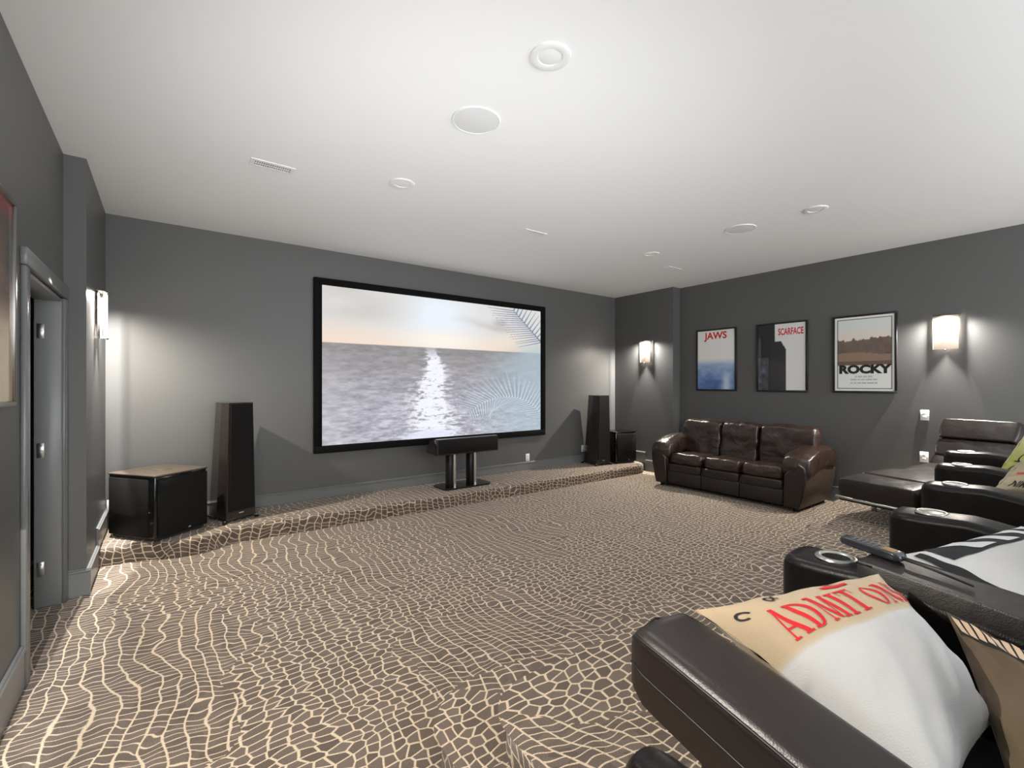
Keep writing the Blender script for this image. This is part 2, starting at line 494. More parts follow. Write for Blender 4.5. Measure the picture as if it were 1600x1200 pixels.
baseboard('baseboard_right', [(XR, YB, XR, YPR, -1, 0, 0, 0.195),
                              (XR, YPR, XRP-0.024, YPR, 0, -1, 0, 0.195),
                              (XRP, YPR, XRP, 5.0, -1, 0, 0, 0.195),
                              (XRP, 5.0, XRP, YF, -1, 0, HS, 0.325)], 'grey baseboard along the poster wall')

# doorway: casing, jambs, hinges
dr = empty('door_1', (XL, (DY0+DY1)/2, 0)); tag(dr, 'grey cased doorway with three nickel hinges', kind='structure')
def dpart(name, lo, hi, mat, r=0.004):
    return box(name, (lo[0]-XL, lo[1]-(DY0+DY1)/2, lo[2]), (hi[0]-XL, hi[1]-(DY0+DY1)/2, hi[2]), mat, dr, r, 1)
dpart('casing', (XL, DY0-0.09, 0), (XL+0.022, DY0-0.006, DZ+0.004), M['trim'])
dpart('casing', (XL, DY1+0.006, 0), (XL+0.022, DY1+0.088, DZ+0.004), M['trim'])
dpart('head_casing', (XL, DY0-0.10, DZ+0.006), (XL+0.028, DY1+0.088, DZ+0.092), M['trim'])
dpart('casing_bead', (XL+0.0225, DY1+0.02, 0), (XL+0.028, DY1+0.034, DZ), M['trim'], 0.002)
dpart('jamb', (XLB-0.01, DY1-0.006, 0), (XL+0.004, DY1+0.016, DZ), M['jamb'])
dpart('jamb', (XLB-0.01, DY0-0.016, 0), (XL+0.004, DY0+0.006, DZ), M['jamb'])
dpart('head_jamb', (XLB-0.01, DY0, DZ-0.02), (XL+0.004, DY1, DZ+0.003), M['jamb'])
for z in (1.82, 1.036, 0.255):
    h = dpart('hinge', (-0.678, DY1-0.0095, z-0.048), (-0.642, DY1-0.0055, z+0.048), M['nickel'], 0.001)
    bmx = bmesh.new()
    for dz in (-0.03, 0, 0.03):
        bmesh.ops.create_cone(bmx, cap_ends=True, segments=10, radius1=0.004, radius2=0.004, depth=0.003,
            matrix=Matrix.Translation((-0.655-XL + (0.004 if dz == 0 else 0), DY1-0.0105-(DY0+DY1)/2, z+dz)) @ Matrix.Rotation(math.pi/2, 4, 'X'))
    me = bpy.data.meshes.new('hinge_screw'); bmx.to_mesh(me); bmx.free()
    link('hinge_screw', me, M['chrome'], h)
    # children of a hinge sit in the same local frame

# carpeted platforms with rounded nosing; the print runs on down the face
def platform(name, edge, back, z0, z1, label, r=0.035):
    """edge: open polyline of the visible front edge (left to right seen from above, outward normal on its left side);
       back: closing points. Builds top, rounded nosing and face with unfolded uv."""
    E_ = [Vector((a, b)) for a, b in edge]
    nrm = []
    for i in range(len(E_)):
        d = (E_[min(i+1, len(E_)-1)] - E_[max(i-1, 0)]).normalized()
        nrm.append(Vector((-d.y, d.x)))
    prof = []   # (inset from edge, z, unfolded distance outward)
    ns = 6
    prof.append((r, z1, -r))
    for k in range(1, ns+1):
        a = math.pi/2*k/ns
        prof.append((r - r*math.sin(a), z1 - r + r*math.cos(a), -r + r*a))
    prof.append((0, z0, -r + r*math.pi/2 + (z1-r-z0)))
    vs, uvs, fs = [], [], []
    m = len(E_)
    for (ins, z, un) in prof:
        for i in range(m):
            p = E_[i] - nrm[i]*ins
            q = E_[i] + nrm[i]*un
            vs.append((p.x, p.y, z)); uvs.append((q.x, q.y))
    for j in range(len(prof)-1):
        for i in range(m-1):
            fs.append((j*m+i, j*m+i+1, (j+1)*m+i+1, (j+1)*m+i))
    # top
    top = list(range(m))
    base = len(vs)
    for (a, b) in back:
        vs.append((a, b, z1)); uvs.append((a, b))
    ring = top + [base+i for i in range(len(back))]
    fs.append(tuple(ring))
    me = bpy.data.meshes.new(name); me.from_pydata([Vector(v) for v in vs], [], fs); me.update()
    l = me.uv_layers.new(name='UVMap')
    for i, lp in enumerate(me.loops): l.data[i].uv = uvs[lp.vertex_index]
    bm = bmesh.new(); bm.from_mesh(me)
    bmesh.ops.recalc_face_normals(bm, faces=bm.faces)
    tf = max(bm.faces, key=lambda f: f.calc_area())
    if tf.normal.z < 0:
        bmesh.ops.reverse_faces(bm, faces=bm.faces[:])
    bm.faces.ensure_lookup_table()
    bmesh.ops.triangulate(bm, faces=[max(bm.faces, key=lambda f: f.calc_area())])
    bm.to_mesh(me); bm.free()
    auto_smooth(me, 50)
    o = link(name, me, M['carpet'])
    tag(o, label, kind='structure')
    return o

def smooth_poly(pts, n=8):
    """Catmull-Rom through points"""
    P = [Vector(p) for p in pts]; out = []
    for i in range(len(P)-1):
        p0 = P[max(i-1, 0)]; p1 = P[i]; p2 = P[i+1]; p3 = P[min(i+2, len(P)-1)]
        for k in range(n):
            t = k/n
            out.append(0.5*((2*p1) + (p2-p0)*t + (2*p0-5*p1+4*p2-p3)*t*t + (3*p1-p0-3*p2+p3)*t**3))
    out.append(P[-1])
    return [tuple(q) for q in out]

st_edge = smooth_poly([(6.57, 5.16), (6.50, 5.01), (6.36, 4.915), (6.1, 4.90), (5.4, 4.90), (4.4, 4.90), (3.4, 4.90), (2.4, 4.915), (1.4, 4.955),
                       (0.62, 4.985), (0.44, 4.965), (0.33, 4.90), (0.20, 4.855), (0.05, 4.862), (-0.10, 4.93), (-0.25, 4.965), (-0.446, 4.975)], 6)
platform('stage_platform', st_edge, [(-0.446, YF), (6.57, YF)], 0.0, HS, 'low carpeted stage running under the projection screen')
s1 = smooth_poly([(6.763, 2.02), (6.2, 2.02), (5.5, 1.97), (5.0, 1.83), (4.5, 1.75), (3.5, 1.71), (2.4, 1.70), (1.6, 1.715), (1.25, 1.745), (1.08, 1.755), (0.98, 1.72), (0.90, 1.66), (0.845, 1.58), (0.83, 1.45)], 6) + [(0.83, 0.5), (0.83, YB)]
platform('riser_step', s1, [(6.763, YB)], 0.0, RZ1, 'lower carpeted step of the seating riser', r=0.03)
s2 = smooth_poly([(6.763, 1.76), (6.2, 1.76), (5.5, 1.72), (5.0, 1.60), (4.5, 1.53), (3.5, 1.50), (2.4, 1.48), (1.6, 1.43), (1.25, 1.435), (1.10, 1.43), (1.01, 1.385), (0.955, 1.30), (0.94, 1.18)], 6) + [(0.94, 0.4), (0.94, YB)]
platform('seating_riser', s2, [(6.763, YB)], RZ1, RZ2, 'upper carpeted seating riser carrying the recliners', r=0.03)

# ------------------------------------------------------------------ ceiling fittings
def pot_light(x, y, label, glow):
    t = empty('recessed_light', (x, y, HC))
    lathe('trim_ring', [(0.058, -0.001), (0.060, -0.006), (0.090, -0.010), (0.098, -0.006), (0.099, 0.0)], M['white'], t, 40)
    lathe('lens', [(0.0, -0.004), (0.05, -0.004), (0.058, -0.0015)], M['lens'], t, 32)
    ld = bpy.data.lights.new('bulb', 'SPOT'); ld.energy = glow; ld.spot_size = math.radians(125); ld.spot_blend = 0.9
    ld.shadow_soft_size = 0.05; ld.color = (1, 0.98, 0.95)
    lo = bpy.data.objects.new('bulb', ld); COL.objects.link(lo); lo.parent = t; lo.location = (0, 0, -0.02)
    tag(t, label, 'ceiling light', 'recessed ceiling lights')
pot_light(1.49, 3.45, 'recessed light between the doorway-side ceiling speaker and its nearest vent', POT_W)
pot_light(1.486, 1.687, 'recessed light on the recliner side of the doorway-side ceiling speaker', POT_W)
pot_light(4.698, 1.729, 'recessed light on the recliner side of the poster-wall-side ceiling speaker', POT_W)
pot_light(4.71, 3.511, 'recessed light between the poster-wall-side ceiling speaker and its nearest vent', POT_W)

def ceiling_speaker(x, y, label):
    t = empty('ceiling_speaker', (x, y, HC))
    lathe('grille', [(0.0, -0.008), (0.125, -0.007), (0.136, -0.005)], M['grille_white'], t, 48)
    lathe('rim', [(0.134, -0.004), (0.137, -0.008), (0.143, -0.007), (0.146, 0.0)], M['white'], t, 48)
    tag(t, label, 'ceiling speaker', 'round ceiling speakers')
ceiling_speaker(1.49, 2.36, 'round white ceiling speaker nearer the doorway wall')
ceiling_speaker(4.675, 2.40, 'round white ceiling speaker nearer the poster wall')

def vent(x, y, label):
    t = empty('ceiling_vent', (x, y, HC))
    w, d = 0.29, 0.125
    bm = bmesh.new()
    bm_box(bm, (-w/2, -d/2, -0.007), (w/2, -d/2+0.03, 0), 0.002, 1)
    bm_box(bm, (-w/2, d/2-0.03, -0.007), (w/2, d/2, 0), 0.002, 1)
    bm_box(bm, (-w/2, -d/2+0.03, -0.007), (-w/2+0.03, d/2-0.03, 0), 0.002, 1)
    bm_box(bm, (w/2-0.03, -d/2+0.03, -0.007), (w/2, d/2-0.03, 0), 0.002, 1)
    me = bpy.data.meshes.new('frame'); bm.to_mesh(me); bm.free(); link('frame', me, M['white'], t)
    box('duct', (-w/2+0.03, -d/2+0.03, -0.002), (w/2-0.03, d/2-0.03, 0), M['slot'], t)
    slat = None
    nsl = 16
    for k in range(nsl):
        xx = -w/2+0.04 + (w-0.08)*k/(nsl-1)
        if slat is None:
            bm = bmesh.new(); bm_box(bm, (-0.0035, -d/2+0.03, -0.006), (0.0035, d/2-0.03, -0.002))
            slat = bpy.data.meshes.new('slat'); bm.to_mesh(slat); bm.free()
        link('slat', slat, M['white'], t, loc=(xx, 0, 0))
    box('divider', (-w/2+0.03, -0.004, -0.0065), (w/2-0.03, 0.004, -0.002), M['white'], t)
    tag(t, label, 'ceiling vent', 'ceiling air vents')
vent(0.62, 3.735, 'white louvred ceiling vent nearest the doorway wall')
vent(3.07, 3.75, 'white louvred ceiling vent midway along the screen wall')
vent(5.52, 3.775, 'white louvred ceiling vent nearest the poster wall')

# ------------------------------------------------------------------ wall sconces
def sconce(wx, y, sgn, label):
    """mounted on a wall at X=wx, outward along sgn*X"""
    zt = 2.205
    t = empty('wall_sconce', (wx, y, 1.85)); H = 0.36
    def P(n, s, z): return (sgn*n, s, z)
    # curved sheer shade
    nS = 14; vs, fs = [], []
    for k in range(nS+1):
        s = -0.105 + 0.21*k/nS
        n = 0.046 + 0.020*(1-(s/0.105)**2)
        for z in (0.0, H*0.25, H*0.5, H*0.75, H):
            vs.append(P(n, s, z))
    for k in range(nS):
        for j in range(4):
            fs.append((k*5+j, (k+1)*5+j, (k+1)*5+j+1, k*5+j+1))
    pydata('lamp_shade', vs, fs, M['shade'], t, smooth=True)
    # cap and rims
    poly = [(sgn*0.0, -0.108)] + [(sgn*(0.048+0.021*(1-(s/0.108)**2)), s) for s in [-0.108+0.216*k/12 for k in range(13)]] + [(0.0, 0.108)]
    prism('cap', poly, H, H+0.006, M['bronze'], t)
    # side rim strips, front half only: light leaves along the wall behind them
    for s in (-1, 1):
        lo = P(0.0445, s*0.1055-0.0008, 0.0); hi = P(0.047, s*0.1055+0.0008, H)
        box('side_rim', (min(lo[0], hi[0]), lo[1], 0.0), (max(lo[0], hi[0]), hi[1], H), M['bronze'], t)
    # half-clear panes added at the sides to dim light reaching the wall
    for s in (-1, 1):
        a_, c_ = sgn*0.005, sgn*0.0445
        box('side_dimmer', (min(a_, c_), s*0.1055-0.0006, 0.0), (max(a_, c_), s*0.1055+0.0006, H), M['side_dimmer'], t)
    # hidden plate on standoffs, notch shaped to cast the wall's shadow pattern
    pl = [(-0.092, 0.0), (-0.086, 0.0), (0.0, 0.115), (0.086, 0.0), (0.092, 0.0), (0.092, H), (-0.092, H)]
    prism('shadow_plate', pl, min(sgn*0.012, sgn*0.0145), max(sgn*0.012, sgn*0.0145), M['bronze'], t, axis='X')
    a, b_ = sgn*0.0, sgn*0.012
    for s in (-0.05, 0.05):
        box('standoff', (min(a, b_), s-0.01, 0.2), (max(a, b_), s+0.01, 0.22), M['bronze'], t)
    lathe('finial', [(0.0, -0.018), (0.008, -0.014), (0.009, -0.006), (0.004, 0.0)], M['bronze'], t, 14, loc=(sgn*0.066, 0, 0))
    ld = bpy.data.lights.new('bulb', 'SPOT'); ld.energy = SCONCE_W; ld.spot_size = math.radians(178); ld.spot_blend = 1.0; ld.shadow_soft_size = 0.007; ld.color = (1.0, 0.96, 0.90)
    lo = bpy.data.objects.new('bulb', ld); COL.objects.link(lo); lo.parent = t; lo.location = (sgn*0.029, 0, H-0.014)
    tag(t, label, 'wall lamp', 'matching wall sconces')
    return t
sconce(XLP, 4.985, 1, 'lit wall sconce on the pilaster by the doorway')
sconce(XRP, 4.985, -1, 'lit wall sconce on the pilaster beside the three posters')
sconce(XR, 1.225, -1, 'lit wall sconce with linen shade above the chaise longue')
sconce(XL, 1.225, 1, 'lit wall sconce on the doorway wall beside the seating riser')

# added fill light, unseen below the frame, to brighten the ceiling
def fill_light(x, y, aim, watts):
    t = empty('ceiling_fill_light', (x, y, 0.0))
    lathe('can', [(0.0, 0.0), (0.075, 0.0), (0.075, 0.15), (0.068, 0.15), (0.066, 0.05), (0.0, 0.05)], M['black'], t, 28)
    ld = bpy.data.lights.new('bulb', 'SPOT'); ld.energy = watts; ld.spot_size = math.radians(88); ld.spot_blend = 1.0; ld.shadow_soft_size = 0.05
    ld.color = (0.95, 0.98, 1.0)
    lo = bpy.data.objects.new('bulb', ld); COL.objects.link(lo); lo.parent = t; lo.location = (0, 0, 0.16)
    d = Vector(aim) - Vector((x, y, 0.16))
    lo.rotation_euler = d.to_track_quat('-Z', 'Y').to_euler()
    tag(t, 'unseen fill light in a small black can, added to brighten the ceiling', 'fill_light')
fill_light(0.42, 0.85, (2.1, 3.6, HC), UP_W)

# ------------------------------------------------------------------ projection screen
def seg_field(U, V, segs, wid):
    """soft mask of many thin line segments on a picture; segs in (u,v) with tapering width"""
    out = np.zeros_like(U)
    for (a, b, c, d, w0) in segs:
        dx, dy = c-a, (d-b)
        L2 = dx*dx+dy*dy+1e-9
        t = np.clip(((U-a)*dx+(V-b)*dy)/L2, 0, 1)
        dist = np.hypot(U-a-t*dx, V-b-t*dy)
        w = wid*w0*(1-0.75*t)
        out = np.maximum(out, np.clip(1.5-dist/w, 0, 1))
    return out

def vnoise(U, V, fu, fv, seed=0):
    """value noise on a grid"""
    r = np.random.RandomState(seed); T = r.rand(64, 64)
    x = U*fu; y = V*fv
    xi = np.floor(x).astype(int); yi = np.floor(y).astype(int)
    xf = x-xi; yf = y-yi
    xf = xf*xf*(3-2*xf); yf = yf*yf*(3-2*yf)
    g = lambda a, b: T[a % 64, b % 64]
    return (g(xi, yi)*(1-xf)+g(xi+1, yi)*xf)*(1-yf) + (g(xi, yi+1)*(1-xf)+g(xi+1, yi+1)*xf)*yf

def fbm(U, V, fu, fv, seed=0, o=4):
    s = 0; a = 0.5; n = 0
    for k in range(o):
        s = s + a*vnoise(U, V, fu*2**k, fv*2**k, seed+k); n += a; a *= 0.55
    return s/n

def picture(name, nx, ny, func, P0, eu, ev, mat, parent):
    """flat print: a fine grid carrying its picture as colours. func(U,V)->sRGB 0..255 (ny+1,nx+1,3)"""
    u = np.linspace(0, 1, nx+1); v = np.linspace(0, 1, ny+1)
    U, V = np.meshgrid(u, v)
    rgb = np.clip(func(U, V)/255.0, 0, 1.3)
    rgb = np.where(rgb <= 0.04045, rgb/12.92, ((rgb+0.055)/1.055)**2.4)
    P0 = np.array(P0); eu = np.array(eu); ev = np.array(ev)
    pts = P0 + U[..., None]*eu + V[..., None]*ev
    idx = np.arange((nx+1)*(ny+1)).reshape(ny+1, nx+1)
    f = np.stack([idx[:-1, :-1], idx[:-1, 1:], idx[1:, 1:], idx[1:, :-1]], -1).reshape(-1, 4)
    me = bpy.data.meshes.new(name)
    me.vertices.add(pts.size//3); me.vertices.foreach_set('co', pts.reshape(-1).astype(np.float32))
    me.loops.add(f.size); me.loops.foreach_set('vertex_index', f.reshape(-1).astype(np.int32))
    me.polygons.add(len(f)); me.polygons.foreach_set('loop_start', (np.arange(len(f))*4).astype(np.int32))
    me.update(calc_edges=True); me.validate()
    ca = me.color_attributes.new('print', 'FLOAT_COLOR', 'POINT')
    rgba = np.concatenate([rgb, np.ones(rgb.shape[:2]+(1,))], -1).reshape(-1).astype(np.float32)
    ca.data.foreach_set('color', rgba)
    return link(name, me, mat, parent)

def mix3(a, b, t): return a*(1-t[..., None]) + b*t[..., None]

def sea_picture(U, V):
    hz = 0.645
    A = lambda *c: np.ones(U.shape+(3,))*np.array(c, float)
    # sky
    h = np.clip((V-hz)/(1-hz), 0, 1)
    sky = mix3(A(246, 224, 205), A(224, 222, 219), np.clip(h*1.9, 0, 1))
    glow = np.exp(-((U-0.46)/0.17)**2 - ((V-0.86)/0.22)**2)
    sky = mix3(sky, A(236, 243, 252), np.clip(glow*1.15, 0, 1))
    sun = np.exp(-((U-0.47)/0.15)**2 - ((V-0.70)/0.07)**2)
    sky = mix3(sky, A(253, 246, 232), np.clip(sun, 0, 1))
    cl = fbm(U, V, 5, 9, 3)
    left = np.clip((0.40-U)/0.32, 0, 1)*np.clip((V-0.74)/0.12, 0, 1)
    sky = mix3(sky, A(198, 194, 190), left*np.clip(cl*1.5-0.1, 0, 1)*0.85)
    bank = np.exp(-((V-0.845-0.03*np.sin(U*14))/0.028)**2)*np.clip((U-0.5)/0.15, 0, 1)*np.clip((0.88-U)/0.1, 0, 1)
    sky = mix3(sky, A(196, 190, 186), np.clip(bank*1.4*cl, 0, 1))
    puffc = np.exp(-((U-0.765)/0.035)**2-((V-0.865)/0.03)**2)
    sky = mix3(sky, A(186, 182, 182), np.clip(puffc, 0, .8))
    # sea
    d = np.clip((hz-V)/hz, 0, 1)
    sea = mix3(A(150, 146, 147), A(178, 177, 188), np.clip(d*1.6, 0, 1))
    wv = fbm(U, V, 26, 60, 11); wv2 = fbm(U, V, 70, 130, 19, 3)
    amp = (16+46*d)[..., None]
    sea = sea + (wv[..., None]-0.5)*2*amp*0.9 + (wv2[..., None]-0.5)*amp*0.7
    sea = mix3(sea, A(215, 212, 214), np.clip(0.55-U*4, 0, 1)*0.6*np.clip(d*3, 0, 1))
    cx = 0.43+0.012*np.sin(V*16)
    wd_ = 0.022+0.105*d
    path = np.exp(-((U-cx)/wd_)**2)
    gl = np.clip((wv*0.55+wv2*0.6-0.60+path*0.30)*5, 0, 1)*np.clip(path*1.6, 0, 1)*np.clip(d*6+0.25, 0, 1)
    sea = mix3(sea, A(246, 247, 255), gl)
    low = np.exp(-((V-0.02)/0.035)**2)*np.exp(-((U-0.42)/0.11)**2)
    sea = mix3(sea, A(228, 232, 250), np.clip(low*1.2, 0, 1))
    sp = np.clip((wv2-0.70)*8, 0, 1)*np.clip((U-.28)/.1, 0, 1)*np.clip((.75-U)/.1, 0, 1)*np.clip(d*2-.5, 0, 1)
    sea = mix3(sea, A(250, 250, 252), sp)
    fade = np.clip((V-hz)/0.006+0.5, 0, 1)
    img = mix3(sea, sky, fade)
    # cool haze of the leaves on one side
    hzr = np.clip((U-0.60)/0.30, 0, 1)*np.clip((0.72-V + (U-0.8)*0.6)/0.16, 0, 1)
    img = mix3(img, A(176, 197, 208), hzr*0.72)
    rnd = random.Random(5)
    segs = []
    def frond(pts, n, l0, l1, up, down):
        P = smooth_poly(pts, 16)
        for k in range(n):
            t = k/(n-1)*(len(P)-2); i = int(t); fr = t-i
            p = Vector(P[i]).lerp(Vector(P[i+1]), fr); dvec = (Vector(P[i+1])-Vector(P[i])).normalized()
            nn = Vector((-dvec.y, dvec.x))
            if nn.y < 0: nn = -nn
            ln = l0+(l1-l0)*math.sin(math.pi*min(1, max(0.08, k/(n-1))))
            if up:
                q = p + (nn*0.92+dvec*0.38)*ln*rnd.uniform(.85, 1.1)
                segs.append((p.x, p.y, q.x, q.y, 1.0))
            if down:
                q = p + (-nn*0.85+dvec*0.5)*ln*rnd.uniform(.8, 1.1)
                segs.append((p.x, p.y, q.x, q.y, 0.9))
    frond([(1.02, 0.10), (0.95, 0.20), (0.86, 0.275), (0.76, 0.285), (0.67, 0.24), (0.60, 0.18)], 64, 0.07, 0.19, True, True)
    up_, dn_ = segs[0::2], segs[1::2]
    f2 = seg_field(U, V, up_[0::2]+dn_[0::2], 0.0028); f2b = seg_field(U, V, up_[1::2]+dn_[1::2], 0.0026)
    dark, light = [], []
    for k in range(34):
        t = k/33
        px, py = 1.01-0.17*t, 0.73+0.25*t
        (dark if k % 2 else light).append((px, py, px-0.13-0.02*rnd.random(), py-0.055+0.05*t+0.01*rnd.random(), 1.0))
        (light if k % 3 else dark).append((px, py, px+0.03+0.05*(1-t), py+0.12, 1.0))
    dark.append((1.01, 0.73, 0.84, 0.98, 1.2))
    f1 = seg_field(U, V, dark, 0.0036); f1b = seg_field(U, V, light, 0.0032)
    img = mix3(img, A(140, 156, 172), f2*0.75)
    img = mix3(img, A(220, 229, 235), f2b*0.75)
    img = mix3(img, A(212, 220, 228), f1b*0.8)
    img = mix3(img, A(112, 118, 138), f1*0.9)
    rim = np.exp(-((np.hypot((U-0.80)/0.20, (V-0.10)/0.18)-1.0)/0.02)**2)*np.clip((V-0.1)/.05, 0, 1)
    img = mix3(img, A(226, 234, 238), np.clip(rim*0.3, 0, 1))
    return img

sx0, sx1, sz0, sz1 = 1.365, 4.861, 0.672, 2.7085
ix0, ix1, iz0, iz1 = 1.452, 4.797-0.02, 0.757, 2.6315
ix1 = 4.777
scr = empty('projection_screen', ((sx0+sx1)/2, YF, sz0))
cx_, cz_ = (sx0+sx1)/2, sz0
def sloc(p): return (p[0]-cx_, p[1]-YF, p[2]-cz_)
for nm, lo, hi in (('frame_rail', (sx0, YF-0.05, sz0), (sx1, YF, iz0)), ('frame_rail', (sx0, YF-0.05, iz1), (sx1, YF, sz1)),
                   ('frame_stile', (sx0, YF-0.05, iz0), (ix0, YF, iz1)), ('frame_stile', (ix1, YF-0.05, iz0), (sx1, YF, iz1))):
    box(nm, sloc(lo), sloc(hi), M['velvet'], scr, 0.004, 1)
pic = picture('screen_picture', 520, 292, sea_picture, sloc((ix0, YF-0.022, iz0)), (ix1-ix0, 0, 0), (0, 0, iz1-iz0), M['screen'], scr)
pic['label'] = 'projected picture of a hazy sea at sunset with palm fronds'
tag(scr, 'wide black-framed projection screen showing a sunset sea and palms', 'projection screen')

# ------------------------------------------------------------------ framed posters
def poster(name, P0, eu, w, h, func, label, frame_mat, letters=(), fr=0.022, nx=64, ny=94):
    """P0: lower corner on the wall; eu: unit vector left to right as seen; normal = eu x up"""
    eu = Vector(eu); up = Vector((0, 0, 1)); nr = eu.cross(up)
    t = empty(name, P0)
    def q(a, n, z): v = eu*a + nr*n; return (v.x, v.y, z)
    def fbx(nm, a0, a1, z0, z1, d):
        A_ = [q(a, n, z) for a in (a0, a1) for n in (0.0, d) for z in (z0, z1)]
        lo = tuple(min(p[i] for p in A_) for i in range(3)); hi = tuple(max(p[i] for p in A_) for i in range(3))
        return box(nm, lo, hi, frame_mat, t, 0.002, 1)
    fbx('frame_rail', 0, w, 0, fr, 0.025); fbx('frame_rail', 0, w, h-fr, h, 0.025)
    fbx('frame_stile', 0, fr, fr, h-fr, 0.025); fbx('frame_stile', w-fr, w, fr, h-fr, 0.025)
    pr = picture('print', nx, ny, func, q(fr, 0.014, fr), tuple(eu*(w-2*fr)), (0, 0, h-2*fr), M['print'], t)
    iw, ih = w-2*fr, h-2*fr
    for (txt, cu, cv, size, mat, sx, shear, bold) in letters:
        me = text_data(txt, size, shear, 1.0, bold)
        for v in me.vertices:
            a = fr + cu*iw + v.co.x*sx; z = fr + cv*ih + v.co.y
            v.co = Vector(q(a, 0.0148, z))
        me.update()
        link('lettering', me, mat, pr)
    tag(t, label, 'poster', 'framed wall posters')
    return t

def sea_blue(U, V):
    A = lambda *c: np.ones(U.shape+(3,))*np.array(c, float)
    img = mix3(A(70, 108, 170), A(196, 214, 232), np.clip((V-0.1)/0.45, 0, 1))
    img = mix3(img, A(236, 236, 232), np.clip((V-0.42)/0.1, 0, 1))
    wv = fbm(U, V, 6, 16, 31)
    img = img + (wv[..., None]-0.5)*70*np.clip((0.5-V)/0.2, 0, 1)[..., None]
    sw = np.exp(-((U-0.78)/0.12)**2)*np.clip((0.36-V)/0.2, 0, 1)
    img = mix3(img, A(216, 226, 240), sw*0.8)
    return img
def mono(U, V):
    A = lambda *c: np.ones(U.shape+(3,))*np.array(c, float)
    img = mix3(A(30, 32, 36), A(228, 228, 225), (U > 0.36).astype(float))
    blk = ((U > 0.24+0.03*V) & (U < 0.60-0.10*np.clip((V-0.62)/0.16, 0, 1)*1.4) & (V < 0.74)).astype(float)
    img = mix3(img, A(40, 38, 42), blk)
    low = ((U < 0.22) & (V < 0.5)).astype(float)
    img = mix3(img, A(120, 124, 140), low*fbm(U, V, 8, 14, 2))
    return img
def park(U, V):
    A = lambda *c: np.ones(U.shape+(3,))*np.array(c, float)
    img = A(232, 232, 228)
    inside = (U > 0.045) & (U < 0.955) & (V > 0.03) & (V < 0.97)
    edge = inside & ~((U > 0.056) & (U < 0.944) & (V > 0.037) & (V < 0.963))
    img = mix3(img, A(60, 62, 64), edge.astype(float))
    ph = (U > 0.056) & (U < 0.944) & (V > 0.35) & (V < 0.963)
    n = fbm(U, V, 9, 12, 8)
    sky = mix3(A(226, 214, 202), A(214, 220, 216), np.clip((V-0.7)/0.2, 0, 1))
    trees = (V < 0.70+0.05*(n-0.5)*2)
    sc = mix3(sky, A(92, 74, 66), trees.astype(float)*(0.75+0.25*n))
    gnd = V < 0.50+0.02*np.sin(U*5)
    sc = mix3(sc, A(150, 124, 104), gnd.astype(float)*0.85)
    strip = (V < 0.40)
    sc = mix3(sc, A(96, 76, 64), strip.astype(float)*0.8)
    img = mix3(img, sc, ph.astype(float))
    return img
def russet(U, V):
    A = lambda *c: np.ones(U.shape+(3,))*np.array(c, float)
    img = mix3(A(196, 172, 138), A(96, 72, 58), np.clip((V-0.38)/0.16, 0, 1))
    img = mix3(img, A(44, 36, 34), np.clip((V-0.58)/0.12, 0, 1))
    img = mix3(img, A(128, 38, 32), np.clip((V-0.88)/0.05, 0, 1))
    sw = np.exp(-((U-0.72)/0.12)**2)*np.clip((V-0.5)/.1, 0, 1)*np.clip((0.92-V)/.1, 0, 1)
    return mix3(img, A(130, 92, 66), sw*0.7)

PD = 0.002
poster('blue_poster', (XR-PD, 4.164, 1.378), (0, -1, 0), 0.64, 0.946, sea_blue, 'framed blue and white sea poster with red title lettering', M['frame_black'],
       [('JAWS', 0.5, 0.905, 0.145, M['red_ink'], 1.0, 0, 0.004)])
poster('monochrome_poster', (XR-PD, 3.229, 1.372), (0, -1, 0), 0.655, 0.95, mono, 'framed black and white poster with red narrow title', M['frame_black'],
       [('SCARFACE', 0.695, 0.875, 0.125, M['red_ink'], 0.53, 0, 0.003)])
poster('park_poster', (XR-PD, 2.285, 1.372), (0, -1, 0), 0.642, 0.945, park, 'framed white-bordered poster with brown park scene and heavy black title', M['frame_black'],
       [('ROCKY', 0.5, 0.285, 0.135, M['black_ink'], 1.12, 0, 0.008),
        ('lll lllllll llllll lllllll', 0.5, 0.19, 0.03, M['grey_ink'], 1.0, 0, 0.0),
        ('llllllllll lllll llllll llllllllll lllllll', 0.5, 0.15, 0.028, M['grey_ink'], 1.0, 0, 0.0),
        ('llll lllll llllll llllllll llllllllll lllll', 0.5, 0.105, 0.028, M['grey_ink'], 1.0, 0, 0.0)])
poster('russet_poster', (XL+PD, 2.37, 1.372), (0, 1, 0), 0.64, 0.915, russet, 'framed dark russet and beige poster beside the doorway', M['frame_silver'])

# ------------------------------------------------------------------ switch and outlets
def wall_plate(name, P0, eu, w, h, kind, label, group=None):
    eu = Vector(eu); nr = eu.cross(Vector((0, 0, 1)))
    t = empty(name, P0)
    def bx(nm, a0, a1, z0, z1, n0, n1, mat, r=0.001):
        A_ = [eu*a + nr*n + Vector((0, 0, z)) for a in (a0, a1) for n in (n0, n1) for z in (z0, z1)]
        lo = tuple(min(p[i] for p in A_) for i in range(3)); hi = tuple(max(p[i] for p in A_) for i in range(3))
        return box(nm, lo, hi, mat, t, r, 1)
    bx('plate', -w/2, w/2, -h/2, h/2, 0, 0.006, M['white'], 0.002)
    if kind == 'switch':
        bx('rocker', -0.017, 0.017, 0.003, 0.033, 0.006, 0.010, M['white']); bx('rocker', -0.017, 0.017, -0.033, -0.003, 0.006, 0.010, M['white'])
    else:
        for zz in (0.02, -0.02):
            bx('socket', -0.015, 0.015, zz-0.014, zz+0.014, 0.006, 0.008, M['white'])
            for a in (-0.006, 0.006):
                bx('slot', a-0.0012, a+0.0012, zz-0.005, zz+0.006, 0.0078, 0.0086, M['slot'], 0)
    tag(t, label, 'switch' if kind == 'switch' else 'outlet', group)
